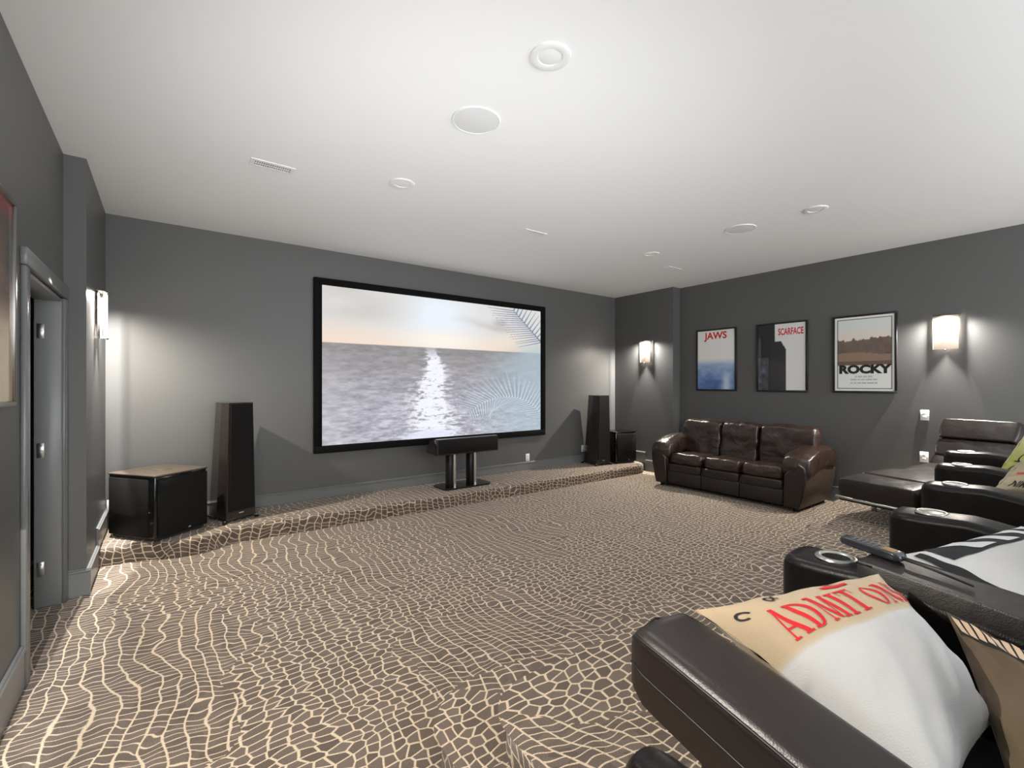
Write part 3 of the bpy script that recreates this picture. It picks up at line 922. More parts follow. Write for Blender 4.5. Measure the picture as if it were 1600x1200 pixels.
wall_plate('light_switch', (XR, 1.405, 1.13), (0, -1, 0), 0.075, 0.115, 'switch', 'white double rocker switch on the poster wall')
wall_plate('power_outlet', (XR, 1.41, 0.665), (0, -1, 0), 0.075, 0.115, 'outlet', 'white outlet on the poster wall behind the chaise', 'white wall outlets')
wall_plate('power_outlet', (4.53, YF, 0.335), (1, 0, 0), 0.075, 0.115, 'outlet', 'white outlet under the projection screen corner', 'white wall outlets')
wall_plate('power_outlet', (5.745, YF, 0.375), (1, 0, 0), 0.075, 0.115, 'outlet', 'white outlet half hidden by the tower speaker', 'white wall outlets')
wall_plate('power_outlet', (-0.40, YF, 0.345), (1, 0, 0), 0.075, 0.115, 'outlet', 'white outlet behind the big brown-topped subwoofer', 'white wall outlets')

# ------------------------------------------------------------------ speakers
def tower(x, y, rz, label, side_mat):
    """origin at the middle of the front foot line; faces local -Y"""
    t = empty('tower_speaker', (x, y, HS), rz)
    w0, w1, d0, d1, z0, z1 = 0.285, 0.235, 0.40, 0.30, 0.035, 1.15
    ch = 0.055
    def ring(w, d, z, c):
        return [(-w/2, 0, z), (w/2, 0, z), (w/2, d*0.42, z), (w/2-c, d, z), (-w/2+c, d, z), (-w/2, d*0.42, z)]
    vs = ring(w0, d0, z0, ch) + ring(w1, d1, z1, ch*0.8)
    fs = [(5, 4, 3, 2, 1, 0), (6, 7, 8, 9, 10, 11)] + [(i, (i+1) % 6, 6+(i+1) % 6, 6+i) for i in range(6)]
    o = pydata('cabinet', vs, fs, side_mat, t)
    # grille on the sloping-width baffle
    g = 0.012
    vs = []
    for n in (-0.014, -0.001):
        vs += [(-w0/2+0.022, n, 0.11), (w0/2-0.016, n, 0.11), (w1/2-0.012, n, z1-0.012), (-w1/2+0.018, n, z1-0.012)]
    fs = [(0, 1, 2, 3), (7, 6, 5, 4), (0, 4, 5, 1), (1, 5, 6, 2), (2, 6, 7, 3), (3, 7, 4, 0)]
    pydata('grille', vs, fs, M['cloth'], t)
    box('badge', (-0.022, -0.003, 0.078), (0.022, 0.0, 0.086), M['logo'], t)
    box('plinth', (-w0/2+0.01, 0.01, 0.02), (w0/2-0.01, d0-0.02, 0.036), M['gloss'], t, 0.004, 1)
    for sx in (-1, 1):
        for yy in (0.0, d0-0.03):
            f = lathe('foot', [(0.0, 0.0), (0.016, 0.0), (0.022, 0.006), (0.022, 0.022), (0.010, 0.026)], M['gloss'], t, 16, loc=(sx*(w0/2+0.012), yy, 0))
            box('foot_arm', (-0.03 if sx > 0 else 0.0, -0.012, 0.020), (0.0 if sx > 0 else 0.03, 0.012, 0.028), M['gloss'], f)
            lathe('spike_cap', [(0.0, 0.031), (0.009, 0.030), (0.010, 0.026)], M['chrome'], f, 12)
    tag(t, label, 'speaker', 'tower speakers flanking the screen')
    return t
tower(0.590, 5.215, math.radians(24), 'dark tower speaker between the big subwoofer and the screen', M['wood'])
tower(5.770, 5.230, math.radians(-8), 'dark tower speaker beside the small subwoofer', M['wood'])

def mark(parent, x, y, z, s):
    """small two-stroke silver badge on a speaker front (local -Y face)"""
    vs = [(x-s, y, z), (x-0.2*s, y, z), (x+0.1*s, y, z+s), (x-0.5*s, y, z+s*0.9), (x+0.15*s, y, z), (x+0.8*s, y, z+0.2*s), (x+0.9*s, y, z+s), (x+0.35*s, y, z+s)]
    pydata('badge', vs, [(0, 1, 2, 3), (4, 5, 6, 7)], M['logo'], parent)

# big subwoofer by the doorway pilaster: local front -Y, origin front left corner
def subwoofer(x, y, rz, w, d, h, label, top_mat, vent_slot=True):
    t = empty('subwoofer', (x, y, HS), rz)
    box('cabinet', (0.0, 0.012, 0.03), (w, d, h-0.006), M['gloss'], t, 0.012, 2)
    box('grille', (0.022, -0.008, 0.035), (w-0.004, 0.016, h-0.03), M['cloth'], t, 0.012, 2)
    box('side_panel', (-0.008, 0.075, 0.04), (0.004, d-0.01, h-0.035), M['cloth'], t, 0.003, 1)
    box('top_panel', (-0.006, 0.0, h-0.012), (w+0.003, d+0.002, h+0.004), top_mat, t, 0.006, 2)
    if vent_slot:
        box('control_strip', (w*0.42, d*0.35, h+0.004), (w*0.60, d*0.80, h+0.006), M['brownlac'] if top_mat is M['brownlac'] else M['gloss'], t, 0.001, 1)
    box('base', (0.02, 0.02, 0.012), (w-0.02, d-0.02, 0.032), M['black'], t)
    for sx in (0.05, w-0.05):
        for yy in (0.05, d-0.05):
            lathe('foot', [(0.0, 0.0), (0.02, 0.0), (0.022, 0.012), (0.018, 0.014)], M['black'], t, 12, loc=(sx, yy, 0))
    box('led', (-0.0095, 0.055, h*0.45), (-0.0075, 0.062, h*0.46), M['logo'], t)
    mark(t, w*0.62, -0.0085, 0.055, 0.012)
    tag(t, label, 'subwoofer')
    return t
subwoofer(-0.070, 4.885, math.atan2(0.291, 0.392), 0.475, 0.55, 0.56, 'large black subwoofer with brown top panel on the stage corner', M['brownlac'])
subwoofer(6.03, 5.185, math.atan2(-0.085, 0.42), 0.42, 0.40, 0.53, 'small black subwoofer beside the tower and pilaster', M['gloss'])

# centre speaker on its stand
t = empty('centre_speaker', (3.14, 5.15, 0.585))
vs = []
w = 0.925
for x in (-w/2, w/2):
    vs += [(x, 0, 0.0), (x, 0.30, 0.012), (x, 0.20, 0.175), (x, 0.055, 0.205), (x, 0.0, 0.20)]
fs = [(0, 1, 2, 3, 4), (9, 8, 7, 6, 5)] + [(i, 5+i, 5+(i+1) % 5, (i+1) % 5) for i in range(5)]
o = pydata('cabinet', vs, fs, M['wood'], t)
me = o.data; bm = bmesh.new(); bm.from_mesh(me); bmesh.ops.recalc_face_normals(bm, faces=bm.faces)
bmesh.ops.bevel(bm, geom=bm.edges[:], offset=0.006, segments=2, affect='EDGES'); bm.to_mesh(me); bm.free(); auto_smooth(me, 30)
box('grille', (-w/2+0.03, -0.014, 0.018), (w/2-0.012, 0.0, 0.19), M['cloth'], t, 0.006, 1)
box('end_cheek', (-w/2-0.004, 0.0, 0.004), (-w/2+0.002, 0.05, 0.196), M['gloss'], t, 0.002, 1)
tag(t, 'long black centre speaker on a twin-post stand below the screen', 'speaker')
t = empty('speaker_stand', (3.14, 5.30, HS))
c = 0.05
bp = [(-0.36+c, -0.17), (0.36-c, -0.17), (0.36, -0.17+c), (0.36, 0.19-c), (0.36-c, 0.19), (-0.36+c, 0.19), (-0.36, 0.19-c), (-0.36, -0.17+c)]
prism('base_plate', bp, 0.0, 0.022, M['gloss'], t, r=0.004, seg=1)
for x in (-0.165, 0.145):
    box('post', (x-0.05, -0.02, 0.022), (x+0.012, 0.085, 0.435), M['black'], t, 0.004, 1)
    lathe('steel_column', [(0.0, 0.022), (0.024, 0.022), (0.024, 0.435), (0.0, 0.435)], M['chrome'], t, 24, loc=(x+0.018, -0.035, 0))
prism('top_plate', [(-0.2, -0.10), (0.2, -0.10), (0.2, 0.13), (-0.2, 0.13)], 0.435, 0.442, M['black'], t)
tag(t, 'black speaker stand with two steel-fronted posts on the stage', 'speaker stand')

# ------------------------------------------------------------------ sofa
def sofa():
    # local x: along the sofa (left to right seen from its front), local y: depth towards the wall, z up. Front faces -Y local
    t = empty('leather_sofa', (5.80, 3.26, 0.0), -math.pi/2)
    W = 2.08; D = 0.88
    hw = W/2
    inner = hw-0.255
    box('base', (-inner-0.02, 0.03, 0.045), (inner+0.02, D-0.05, 0.30), M['sofa_flat'], t, 0.02, 2)
    for k in range(3):      # front apron: three sewn panels
        a = -inner + 2*inner*k/3; b_ = -inner + 2*inner*(k+1)/3
        box('apron_panel', (a+0.002, 0.004, 0.05), (b_-0.002, 0.05, 0.235), M['sofa_flat'], t, 0.012, 2)
        puff('apron_roll', (b_-a-0.002, 0.13, 0.115), ((a+b_)/2, 0.062, 0.285), M['sofa_flat'], t, n=(9, 3, 3), res=7, amp=0.003, seed=k)
    for k in range(3):
        a = -inner + 2*inner*k/3; b_ = -inner + 2*inner*(k+1)/3
        def dfm(p, k=k):
            p = p.copy()
            if p.z > 0: p.z *= 1.0 + 0.25*max(0, -p.y/0.3)
            return p
        puff('seat_cushion', (b_-a+0.012, 0.66, 0.17), ((a+b_)/2, 0.345, 0.395), M['sofa'], t, n=(6, 5, 2.6), res=16, amp=0.011, freq=7, seed=k+3, deform=dfm)
        def dfb(p):
            p = p.copy()
            # lean back, fuller in the upper half, gathered under the roll
            p.y += p.z*0.30
            p.y -= 0.03*math.sin(max(-1, min(1, p.z/0.28))*2.0)
            return p
        ea = 0.10 if k == 0 else 0.0; eb = 0.17 if k == 2 else 0.0
        puff('back_cushion', (b_-a+0.014+ea+eb, 0.25, 0.56), ((a+b_)/2+(eb-ea)/2, 0.60, 0.675), M['sofa'], t, n=(7, 2.8, 4), res=18, amp=0.016, freq=7.5, seed=k+11, deform=dfb)
    box('back_panel', (-hw+0.20, D-0.11, 0.05), (hw-0.16, D-0.01, 0.80), M['sofa_side'], t, 0.03, 3)
    for s in (-1, 1):
        # side panel: narrow foot, flaring out to the arm
        pr = [(inner+0.005, 0.045), (hw-0.075, 0.045), (hw-0.045, 0.16), (hw-0.012, 0.34), (hw-0.004, 0.46), (hw-0.02, 0.52), (hw-0.08, 0.56), (inner+0.09, 0.50), (inner+0.02, 0.42)]
        poly = [(s*a, z) for a, z in pr]
        if s < 0: poly = poly[::-1]
        prism('arm_panel', poly, 0.0, D-0.03, M['sofa_side'] , t, r=0.012, seg=2, axis='Y')
        fp = [(a-0.0 if a > inner+0.03 else a, z) for a, z in pr]
        poly2 = [(s*a, z) for a, z in fp]
        if s < 0: poly2 = poly2[::-1]
        prism('arm_front', [(a*1.0, z) for a, z in poly2], -0.022, 0.03, M['sofa_flat'], t, r=0.018, seg=3, axis='Y')
        def dfa(p, s=s):
            p = p.copy()
            # droop forward, roll over outwards and inwards
            f = (p.y+0.43)/0.86
            p.z += 0.04*math.sin(f*2.6) - 0.065*max(0, 0.35-f)/0.35
            p.z -= 0.55*max(0, abs(p.x)-0.06)**1.0*0.6
            rip = 0.006*math.sin(p.y*60)*max(0, 1-abs(f-0.05)*6)
            p.z += rip
            return p
        puff('arm_cushion', (0.325, 0.90, 0.235), (s*(hw-0.130), 0.425, 0.575), M['sofa'], t, n=(2.6, 6, 2.4), res=16, amp=0.010, freq=9, seed=20+s, deform=dfa)
        for yy in (0.06, D-0.08):
            lathe('foot', [(0.0, 0.0), (0.026, 0.0), (0.034, 0.03), (0.034, 0.05), (0.0, 0.05)], M['black'], t, 14, loc=(s*(hw-0.14), yy, 0))
    tag(t, 'brown leather three-seat sofa with puffy arms under the posters', 'sofa')
sofa()

# ------------------------------------------------------------------ chaise longue
def chaise():
    # local x from the foot end to the head, local -y across its width; z from the riser
    t = empty('chaise_longue', (4.78, 1.60, RZ2), math.radians(-13.7))
    Wd = 0.62
    yc = -Wd/2
    def roll(name, l, z, length, thick, pitch, seed, nx=2.2):
        puff(name, (length, Wd, thick), (l, yc, z), M['chaise'], t, n=(nx, 10, 2.2), res=16, amp=0.004, freq=8, seed=seed, rot=(0, -pitch, 0))
    roll('foot_roll', 0.155, 0.272, 0.315, 0.18, math.radians(4), 1, 2.3)
    roll('seat_roll', 0.575, 0.280, 0.55, 0.20, math.radians(0), 2, 2.4)
    roll('seat_roll', 1.135, 0.280, 0.60, 0.20, math.radians(3), 3, 2.4)
    roll('back_roll', 1.500, 0.355, 0.20, 0.17, math.radians(50), 4)
    roll('back_roll', 1.600, 0.515, 0.185, 0.17, math.radians(62), 5)
    roll('head_roll', 1.690, 0.695, 0.215, 0.19, math.radians(62), 6)
    # frame: a black shell under the cushions with a steel edge rail
    path = [(0.02, 0.195), (0.5, 0.185), (1.0, 0.19), (1.46, 0.215), (1.63, 0.36), (1.80, 0.72)]
    poly = path + [(a+0.02, z-0.05) for a, z in path[::-1]]
    prism('frame_shell', poly[::-1], -Wd+0.01, -0.01, M['black'], t, axis='Y')
    tube('edge_rail', [(0.005, -0.002, 0.182), (0.0, -Wd/2, 0.178), (0.005, -Wd+0.002, 0.182)], 0.012, M['chrome'], t)
    tube('edge_rail', [(0.005, -0.002, 0.182), (0.5, 0.0, 0.172), (1.0, 0.0, 0.178), (1.44, 0.0, 0.20)], 0.009, M['chrome'], t)
    for (l, y) in ((0.50, -0.03), (0.50, -Wd+0.03), (1.40, -0.03), (1.40, -Wd+0.03)):
        box('leg', (l-0.012, y-0.02, 0.0), (l+0.012, y+0.02, 0.15), M['chrome'], t, 0.003, 1)
    tube('stretcher', [(0.50, -0.03, 0.03), (0.65, -0.03, 0.055), (0.9, -0.03, 0.065), (1.2, -0.03, 0.055), (1.40, -0.03, 0.03)], 0.008, M['chrome'], t)
    tag(t, 'dark leather chaise longue of fat horizontal rolls on steel legs', 'chaise longue')
chaise()

# ------------------------------------------------------------------ recliner row
ZA = 0.95
ARMS = [  # front-left corner x, y, turn (deg, positive turns the back end towards -x)
    (0.795, 0.655, 7.0), (1.525, 0.665, 2.5), (2.395, 0.62, 1.0), (3.205, 0.690, 2.0), (4.04, 0.800, 2.0), (4.87, 0.905, -3.0)]
AW = 0.175
def arm_mesh(full, L=0.86, w=AW):
    """lofted armrest in local coords: x across (0..w), y from 0 at the front to -L, z relative to ZA"""
    secs = []
    zb = -(ZA-RZ2)+0.02 if full else -0.145
    ys = [0.0, -0.006, -0.02, -0.045, -0.075, -0.11, -0.15, -0.19, -0.24, -0.30, -0.38, -0.48, -0.60, -0.72, -L]
    for y in ys:
        f = min(1.0, -y/0.05)
        ins = (1-math.sqrt(max(0, 1-(1-f)**2)))*(0.040 if full else 0.016)
        s = -y
        if full:
            zt = -0.004 + 0.010*math.exp(-((s-0.25)/0.09)**2) - 0.13*max(0, s-0.22)**1.25
        else:
            zt = -0.155*max(0, s-0.03)**1.15
        if s < 0.02: zt -= 0.016*(1-s/0.02)
        r = 0.03
        x0, x1 = ins, w-ins
        bz = zb if full else zb + (0.03*(1-s/0.05) if s < 0.05 else 0) - 0.155*max(0, s-0.03)**1.15
        sec = [(x0, bz)]
        for k in range(7):
            a = math.pi/2*k/6
            sec.append((x0+r-r*math.cos(a), zt-r+r*math.sin(a)))
        sec.append(((x0+x1)/2, zt+0.004))
        for k in range(7):
            a = math.pi/2*(1-k/6)
            sec.append((x1-r+r*math.cos(a), zt-r+r*math.sin(a)))
        sec.append((x1, bz))
        secs.append([(a, y, z) for a, z in sec])
    m = len(secs[0]); vs = [p for s in secs for p in s]; fs = []
    for i in range(len(secs)-1):
        for j in range(m):
            k = (j+1) % m
            fs.append((i*m+j, (i+1)*m+j, (i+1)*m+k, i*m+k))
    fs.append(tuple(range(m))); fs.append(tuple((len(secs)-1)*m+j for j in range(m))[::-1])
    return vs, fs, secs

def finish(me, deg=50):
    bm = bmesh.new(); bm.from_mesh(me); bmesh.ops.recalc_face_normals(bm, faces=bm.faces); bm.to_mesh(me); bm.free()
    auto_smooth(me, deg)

def add_arm(t, base, i):
    x, y, turn = ARMS[i]
    full = i > 0
    vs, fs, secs = arm_mesh(full)
    rz = -math.radians(turn)
    loc = (x-base[0], y-base[1], ZA-RZ2)
    mat = M['recliner'] if full else M['recliner_brown']
    o = pydata('arm', vs, fs, mat, t, loc=loc, rot=(0, 0, rz)); finish(o.data)
    # piping along both top edges and the side seam
    for ix in ((3, 13) if not full else (13,)):
        pts = [Vector(s[ix]) for s in secs[1:]]
        if not full and ix == 3:
            pts = [Vector(secs[1][13])*1.0] + [Vector((AW/2, 0.002, secs[1][8][2]))] + pts
        tube('piping', pts, 0.003, M['piping'], o, 6)
    if not full:
        pts = [Vector((s[0][0]-0.0005, s[0][1], (s[0][2]*0.45+s[4][2]*0.55)-0.012)) for s in secs[1:]]
        tube('seam', pts, 0.0022, M['piping'], o, 6)
        box('arm_support', (0.03, -0.80, -(ZA-RZ2)), (AW-0.01, -0.16, -0.17), M['recliner'], o, 0.02, 2)
    else:
        # cup holder
        ch = lathe('cup_holder', [(0.036, 0.0015), (0.040, 0.006), (0.046, 0.0075), (0.052, 0.005), (0.054, 0.0)], M['nickel'], o, 32, loc=(AW/2, -0.125, 0.0))
        lathe('cup_well', [(0.0, 0.001), (0.036, 0.0025)], M['gloss'], ch, 28)
        if i == 1:
            # raised console lid behind the cup holder
            pts = [(0.012, -0.205), (AW-0.012, -0.205), (AW-0.008, -0.24), (AW-0.004, -0.60), (0.004, -0.60), (0.008, -0.24)]
            lv, lf = [], []
            for zz in (-0.10, 0.028, 0.034):
                gr = 0.0 if zz < 0.03 else 0.008
                for (a, b_) in pts:
                    ca, cb = AW/2, -0.4
                    s = -b_
                    drop = -0.13*max(0, s-0.22)**1.25
                    lv.append((a+(ca-a)*gr*6, b_+(cb-b_)*gr*2, zz+drop))
            n6 = 6
            for q in range(2):
                for k in range(n6):
                    k2 = (k+1) % n6
                    lf.append((q*n6+k, q*n6+k2, (q+1)*n6+k2, (q+1)*n6+k))
            lf.append(tuple(range(n6))); lf.append(tuple(2*n6+k for k in range(n6)))
            lid = pydata('console_lid', lv, lf, M['recliner_brown'], o); finish(lid.data, 35)
            ring = [Vector(lv[n6+k]) for k in (5, 0, 1, 2)]
            tube('piping', [ring[0], ring[1], ring[2], ring[3]], 0.0028, M['piping'], lid, 6)
    return o

LBL = ['dark brown recliner at the end of the row holding the ticket pillow',
       'black leather recliner holding the clapperboard pillow',
       'empty black leather recliner in the middle of the row',
       'black leather recliner holding the tan lettered pillow',
       'black leather recliner holding the green pillow beside the chaise']
for k in range(5):
    xa, ya, ta = ARMS[k]; xb, yb, tb = ARMS[k+1]
    cx = (xa+AW+xb)/2; cy = (ya+yb)/2
    wseat = xb-xa-AW - (0.05 if k == 0 else 0.0)
    if k == 0: cx -= 0.02
    turn = -math.radians((ta+tb)/2)
    base = (cx, cy-0.4, RZ2)
    t = empty('theatre_recliner', base)
    add_arm(t, base, k)
    if k == 4: add_arm(t, base, 5)
    fy = 0.33
    def ry(p):  # rotate local point about the seat centre
        return (p[0]*math.cos(turn)-p[1]*math.sin(turn), p[0]*math.sin(turn)+p[1]*math.cos(turn), p[2])
    R_ = (0, 0, turn)
    box('base', (-wseat/2+0.05, -0.42, 0.03), (wseat/2-0.05, fy-0.06, 0.24), M['recliner'], t, 0.02, 2, rot=R_)
    box('plinth', (-wseat/2+0.06, -0.36, 0.0), (wseat/2-0.06, fy-0.12, 0.03), M['black'], t, rot=R_)
    puff('seat_cushion', (wseat-0.07, 0.66, 0.17), ry((0, 0.02, 0.33)), M['recliner'], t, n=(6, 6, 3), res=10, amp=0.003, seed=k, rot=R_)
    puff('footrest', (wseat-0.07, 0.10, 0.28), ry((0, fy-0.01, 0.20)), M['recliner'], t, n=(8, 3, 6), res=8, rot=R_)
    puff('backrest', (wseat-0.06, 0.22, 0.62), ry((0, -0.47, 0.60)), M['recliner'], t, n=(6, 3, 5), res=10, amp=0.004, seed=k+5, rot=(math.radians(-12), 0, turn))
    puff('headrest', (wseat-0.04, 0.20, 0.24), ry((0, -0.57, 0.95)), M['recliner'], t, n=(6, 2.6, 2.6), res=8, rot=(math.radians(-8), 0, turn))
    if k == 0:
        puff('side_bolster', (0.12, 0.62, 0.30), (xa-0.005+0.10-base[0], 0.18, 0.165), M['recliner'], t, n=(3, 5, 3), res=8, rot=R_)
    tag(t, LBL[k], 'recliner', 'row of theatre recliners')

# remote control on the console lid
def remote():
    a = Vector((1.652, 0.535, 0.990)); b_ = Vector((1.618, 0.378, 0.980))
    d = b_-a; L = d.length
    t = empty('remote_control', a)
    t.rotation_euler = (0, 0, math.atan2(d.y, d.x))
    pitch = math.asin(-d.z/L)
    o = puff('body', (L, 0.048, 0.024), (L/2, 0, d.z/2+0.012), M['remote'], t, n=(7, 3.5, 3), res=8, rot=(0, pitch, 0))
    for k in range(6):
        for s in (-0.011, 0.0, 0.011):
            lathe('button', [(0.0, 0.002), (0.003, 0.0018), (0.0034, 0.0)], M['grey_ink'], o, 8, loc=(-L*0.28+k*0.014, s, 0.0115))
    box('display', (0.028, -0.014, 0.0112), (0.058, 0.014, 0.0124), simple('amber_window', (0.35, 0.22, 0.08), rough=0.2), o)
    # short cord that runs back along the arm
    tube('cord', [(L-0.004, 0, d.z+0.010), (L+0.02, 0.002, d.z+0.008), (L+0.06, 0.006, d.z+0.003), (L+0.14, 0.006, d.z-0.008)], 0.0035, M['black'], o.parent, 8)
    tag(t, 'dark grey corded remote control lying on the console armrest', 'remote control')
remote()

# ------------------------------------------------------------------ pillows
def fabric(name, build):
    """cloth material; build(nt, uvsocket) -> colour socket"""
    m, nt, b = mat_new(name)
    uv = N(nt, 'ShaderNodeUVMap'); uv.uv_map = 'UVMap'
    c = build(nt, uv.outputs[0])
    nt.links.new(c, b.inputs['Base Color'])
    b.inputs['Roughness'].default_value = 0.9; b.inputs['Specular IOR Level'].default_value = 0.15; b.inputs['Sheen Weight'].default_value = 0.2
    wv = N(nt, 'ShaderNodeTexNoise'); wv.noise_dimensions = '2D'; wv.inputs['Scale'].default_value = 160; wv.inputs['Detail'].default_value = 2
    nt.links.new(uv.outputs[0], wv.inputs['Vector'])
    bp = N(nt, 'ShaderNodeBump'); bp.inputs['Strength'].default_value = 0.25; bp.inputs['Distance'].default_value = 0.003
    nt.links.new(wv.outputs['Fac'], bp.inputs['Height']); nt.links.new(bp.outputs['Normal'], b.inputs['Normal'])
    return m

def ramp_axis(axis, stops, wob=0.06):
    def build(nt, uv):
        no = N(nt, 'ShaderNodeTexNoise'); no.noise_dimensions = '2D'; no.inputs['Scale'].default_value = 3.0; no.inputs['Detail'].default_value = 3
        nt.links.new(uv, no.inputs['Vector'])
        sp = N(nt, 'ShaderNodeSeparateXYZ'); nt.links.new(uv, sp.inputs[0])
        ma = N(nt, 'ShaderNodeMath', operation='MULTIPLY_ADD'); ma.inputs[1].default_value = wob
        nt.links.new(no.outputs['Fac'], ma.inputs[0]); nt.links.new(sp.outputs[axis], ma.inputs[2])
        cr = N(nt, 'ShaderNodeValToRGB')
        el = cr.color_ramp.elements
        while len(el) > 1: el.remove(el[-1])
        el[0].position = stops[0][0]; el[0].color = (*stops[0][1], 1)
        for p, c in stops[1:]:
            e = el.new(p); e.color = (*c, 1)
        nt.links.new(ma.outputs[0], cr.inputs[0])
        return cr.outputs[0]
    return build

class Pillow:
    def __init__(self, name, corners, thick, mat, label, res=26, wr=0.006, seed=1, up=None):
        """corners: world points at (u,v) = (-1,-1),(1,-1),(1,1),(-1,1); front side on normal e_u x e_v"""
        self.c = [Vector(p) for p in corners]
        ctr = sum(self.c, Vector())/4
        nu = (self.c[1]+self.c[2]-self.c[0]-self.c[3]); nv = (self.c[2]+self.c[3]-self.c[0]-self.c[1])
        self.n = nu.cross(nv).normalized(); self.t = thick; self.wr = wr; self.seed = seed; self.res = res
        low = min(p.z for p in self.c)
        self.o0 = Vector((ctr.x, ctr.y, low-thick*0.3))
        self.root = empty(name, self.o0)
        vs, fs, uv = [], [], []
        R = res
        for side in (1, -1):
            for j in range(R+1):
                for i in range(R+1):
                    u = -1+2*i/R; v = -1+2*j/R
                    vs.append(self.S(u, v, side)-self.o0); uv.append(((u+1)/2 if side > 0 else (u+1)/2, (v+1)/2))
        def idx(s, i, j): return s*(R+1)**2 + j*(R+1)+i
        for s in (0, 1):
            for j in range(R):
                for i in range(R):
                    q = (idx(s, i, j), idx(s, i+1, j), idx(s, i+1, j+1), idx(s, i, j+1))
                    fs.append(q if s == 0 else q[::-1])
        me = bpy.data.meshes.new('cover'); me.from_pydata([tuple(v) for v in vs], [], fs); me.update()
        l = me.uv_layers.new(name='UVMap')
        for k, lp in enumerate(me.loops): l.data[k].uv = uv[lp.vertex_index]
        bm = bmesh.new(); bm.from_mesh(me); bmesh.ops.remove_doubles(bm, verts=bm.verts, dist=1e-5); bm.to_mesh(me); bm.free()
        shade(me)
        self.cover = link('cover', me, mat, self.root)
        tag(self.root, label, 'pillow', 'film-themed throw pillows')
    def S(self, u, v, side=1, off=0.0):
        a = u*(1-0.07*(1-v*v)); b = v*(1-0.07*(1-u*u))
        s, r = (a+1)/2, (b+1)/2
        c = self.c
        p = c[0]*((1-s)*(1-r)) + c[1]*(s*(1-r)) + c[2]*(s*r) + c[3]*((1-s)*r)
        h = max(0.0, (1-abs(u)**2.4)*(1-abs(v)**2.4))**0.55
        w = noise.noise(Vector((u*3.2+self.seed, v*3.2, self.seed*2)))*self.wr*min(1, h*2)
        # creases gathering at the corners
        k = (abs(u)*abs(v))
        w += self.wr*1.1*math.sin((u-v)*14+self.seed)*k*(1-k)*2
        return p + self.n*(side*(self.t*h+w+off))
    def decal(self, name, polys, mat, off=0.0020, sub=7):
        """polys in (u,v); draped on the front"""
        bm = bmesh.new()
        for pl in polys:
            vs = [bm.verts.new((a, b, 0)) for a, b in pl]
            try: bm.faces.new(vs)
            except ValueError: pass
        bmesh.ops.triangulate(bm, faces=bm.faces[:])
        for _ in range(sub):
            le = [e for e in bm.edges if e.calc_length() > 0.05]
            if not le: break
            bmesh.ops.subdivide_edges(bm, edges=le, cuts=1)
            bmesh.ops.triangulate(bm, faces=[f for f in bm.faces if len(f.verts) > 3])
        for v in bm.verts:
            v.co = self.S(v.co.x, v.co.y, 1, off) - self.o0
        bm.normal_update()
        for f in bm.faces:
            if f.normal.dot(self.n) < 0: f.normal_flip()
        me = bpy.data.meshes.new(name); bm.to_mesh(me); bm.free(); shade(me)
        return link(name, me, mat, self.cover)

# serif capitals drawn as strokes: unit height, returns (width, polygons)
def serif(ch):
    T, h, s = 0.20, 0.07, 0.055
    R = lambda x0, y0, x1, y1: [(x0, y0), (x1, y0), (x1, y1), (x0, y1)]
    def dia(x0, x1, y0, y1, w): return [(x0, y0), (x0+w, y0), (x1+w, y1), (x1, y1)]
    if ch == 'A':
        return 0.84, [dia(0.06, 0.36, 0, 1, h), dia(0.56, 0.32, 0, 1, T), R(0.2, 0.3, 0.62, 0.36), R(0, 0, 0.26, s), R(0.48, 0, 0.84, s)]
    if ch == 'D':
        out = [R(0.08, 0, 0.08+T, 1), R(0, 0, 0.34, s), R(0, 1-s, 0.34, 1)]
        n = 10; pin, pout = [], []
        for k in range(n+1):
            a = -math.pi/2+math.pi*k/n
            pout.append((0.32+0.48*math.cos(a), 0.5+0.5*math.sin(a))); pin.append((0.32+0.28*math.cos(a), 0.5+0.44*math.sin(a)))
        for k in range(n): out.append([pin[k], pout[k], pout[k+1], pin[k+1]])
        return 0.84, out
    if ch == 'M':
        return 1.06, [R(0.10, 0, 0.10+h, 1), R(0.78, 0, 0.78+T, 1), dia(0.44, 0.10, 0.04, 1, T*0.9), dia(0.50, 0.80, 0.04, 1, h), R(0, 0, 0.27, s), R(0.66, 0, 1.06, s), R(0, 1-s, 0.25, 1), R(0.8, 1-s, 1.06, 1)]
    if ch == 'I':
        return 0.40, [R(0.10, 0, 0.10+T, 1), R(0, 0, 0.40, s), R(0, 1-s, 0.40, 1)]
    if ch == 'T':
        return 0.76, [R(0.28, 0, 0.28+T, 1), R(0.16, 0, 0.60, s), R(0, 1-h, 0.76, 1), R(0, 0.74, 0.05, 1), R(0.71, 0.74, 0.76, 1)]
    if ch == 'O':
        out = []; n = 22
        for k in range(n):
            q = []
            for a in (2*math.pi*k/n, 2*math.pi*(k+1)/n):
                q.append(((0.43+0.43*math.cos(a), 0.5+0.5*math.sin(a)), (0.43+0.235*math.cos(a), 0.5+0.45*math.sin(a))))
            out.append([q[0][1], q[0][0], q[1][0], q[1][1]])
        return 0.86, out
    if ch == 'N':
        return 0.88, [R(0.10, 0, 0.10+h, 1), R(0.72, 0, 0.72+h, 1), dia(0.60, 0.06, 0, 1, T), R(0, 0, 0.27, s), R(0, 1-s, 0.24, 1), R(0.6, 1-s, 0.88, 1)]
    if ch == 'E':
        return 0.74, [R(0.08, 0, 0.08+T, 1), R(0, 0, 0.70, s), R(0, 1-s, 0.68, 1), R(0.26, 0.48, 0.52, 0.54), R(0.65, 0, 0.70, 0.26), R(0.63, 0.76, 0.68, 1), R(0.47, 0.38, 0.52, 0.64)]
    return 0.45, []

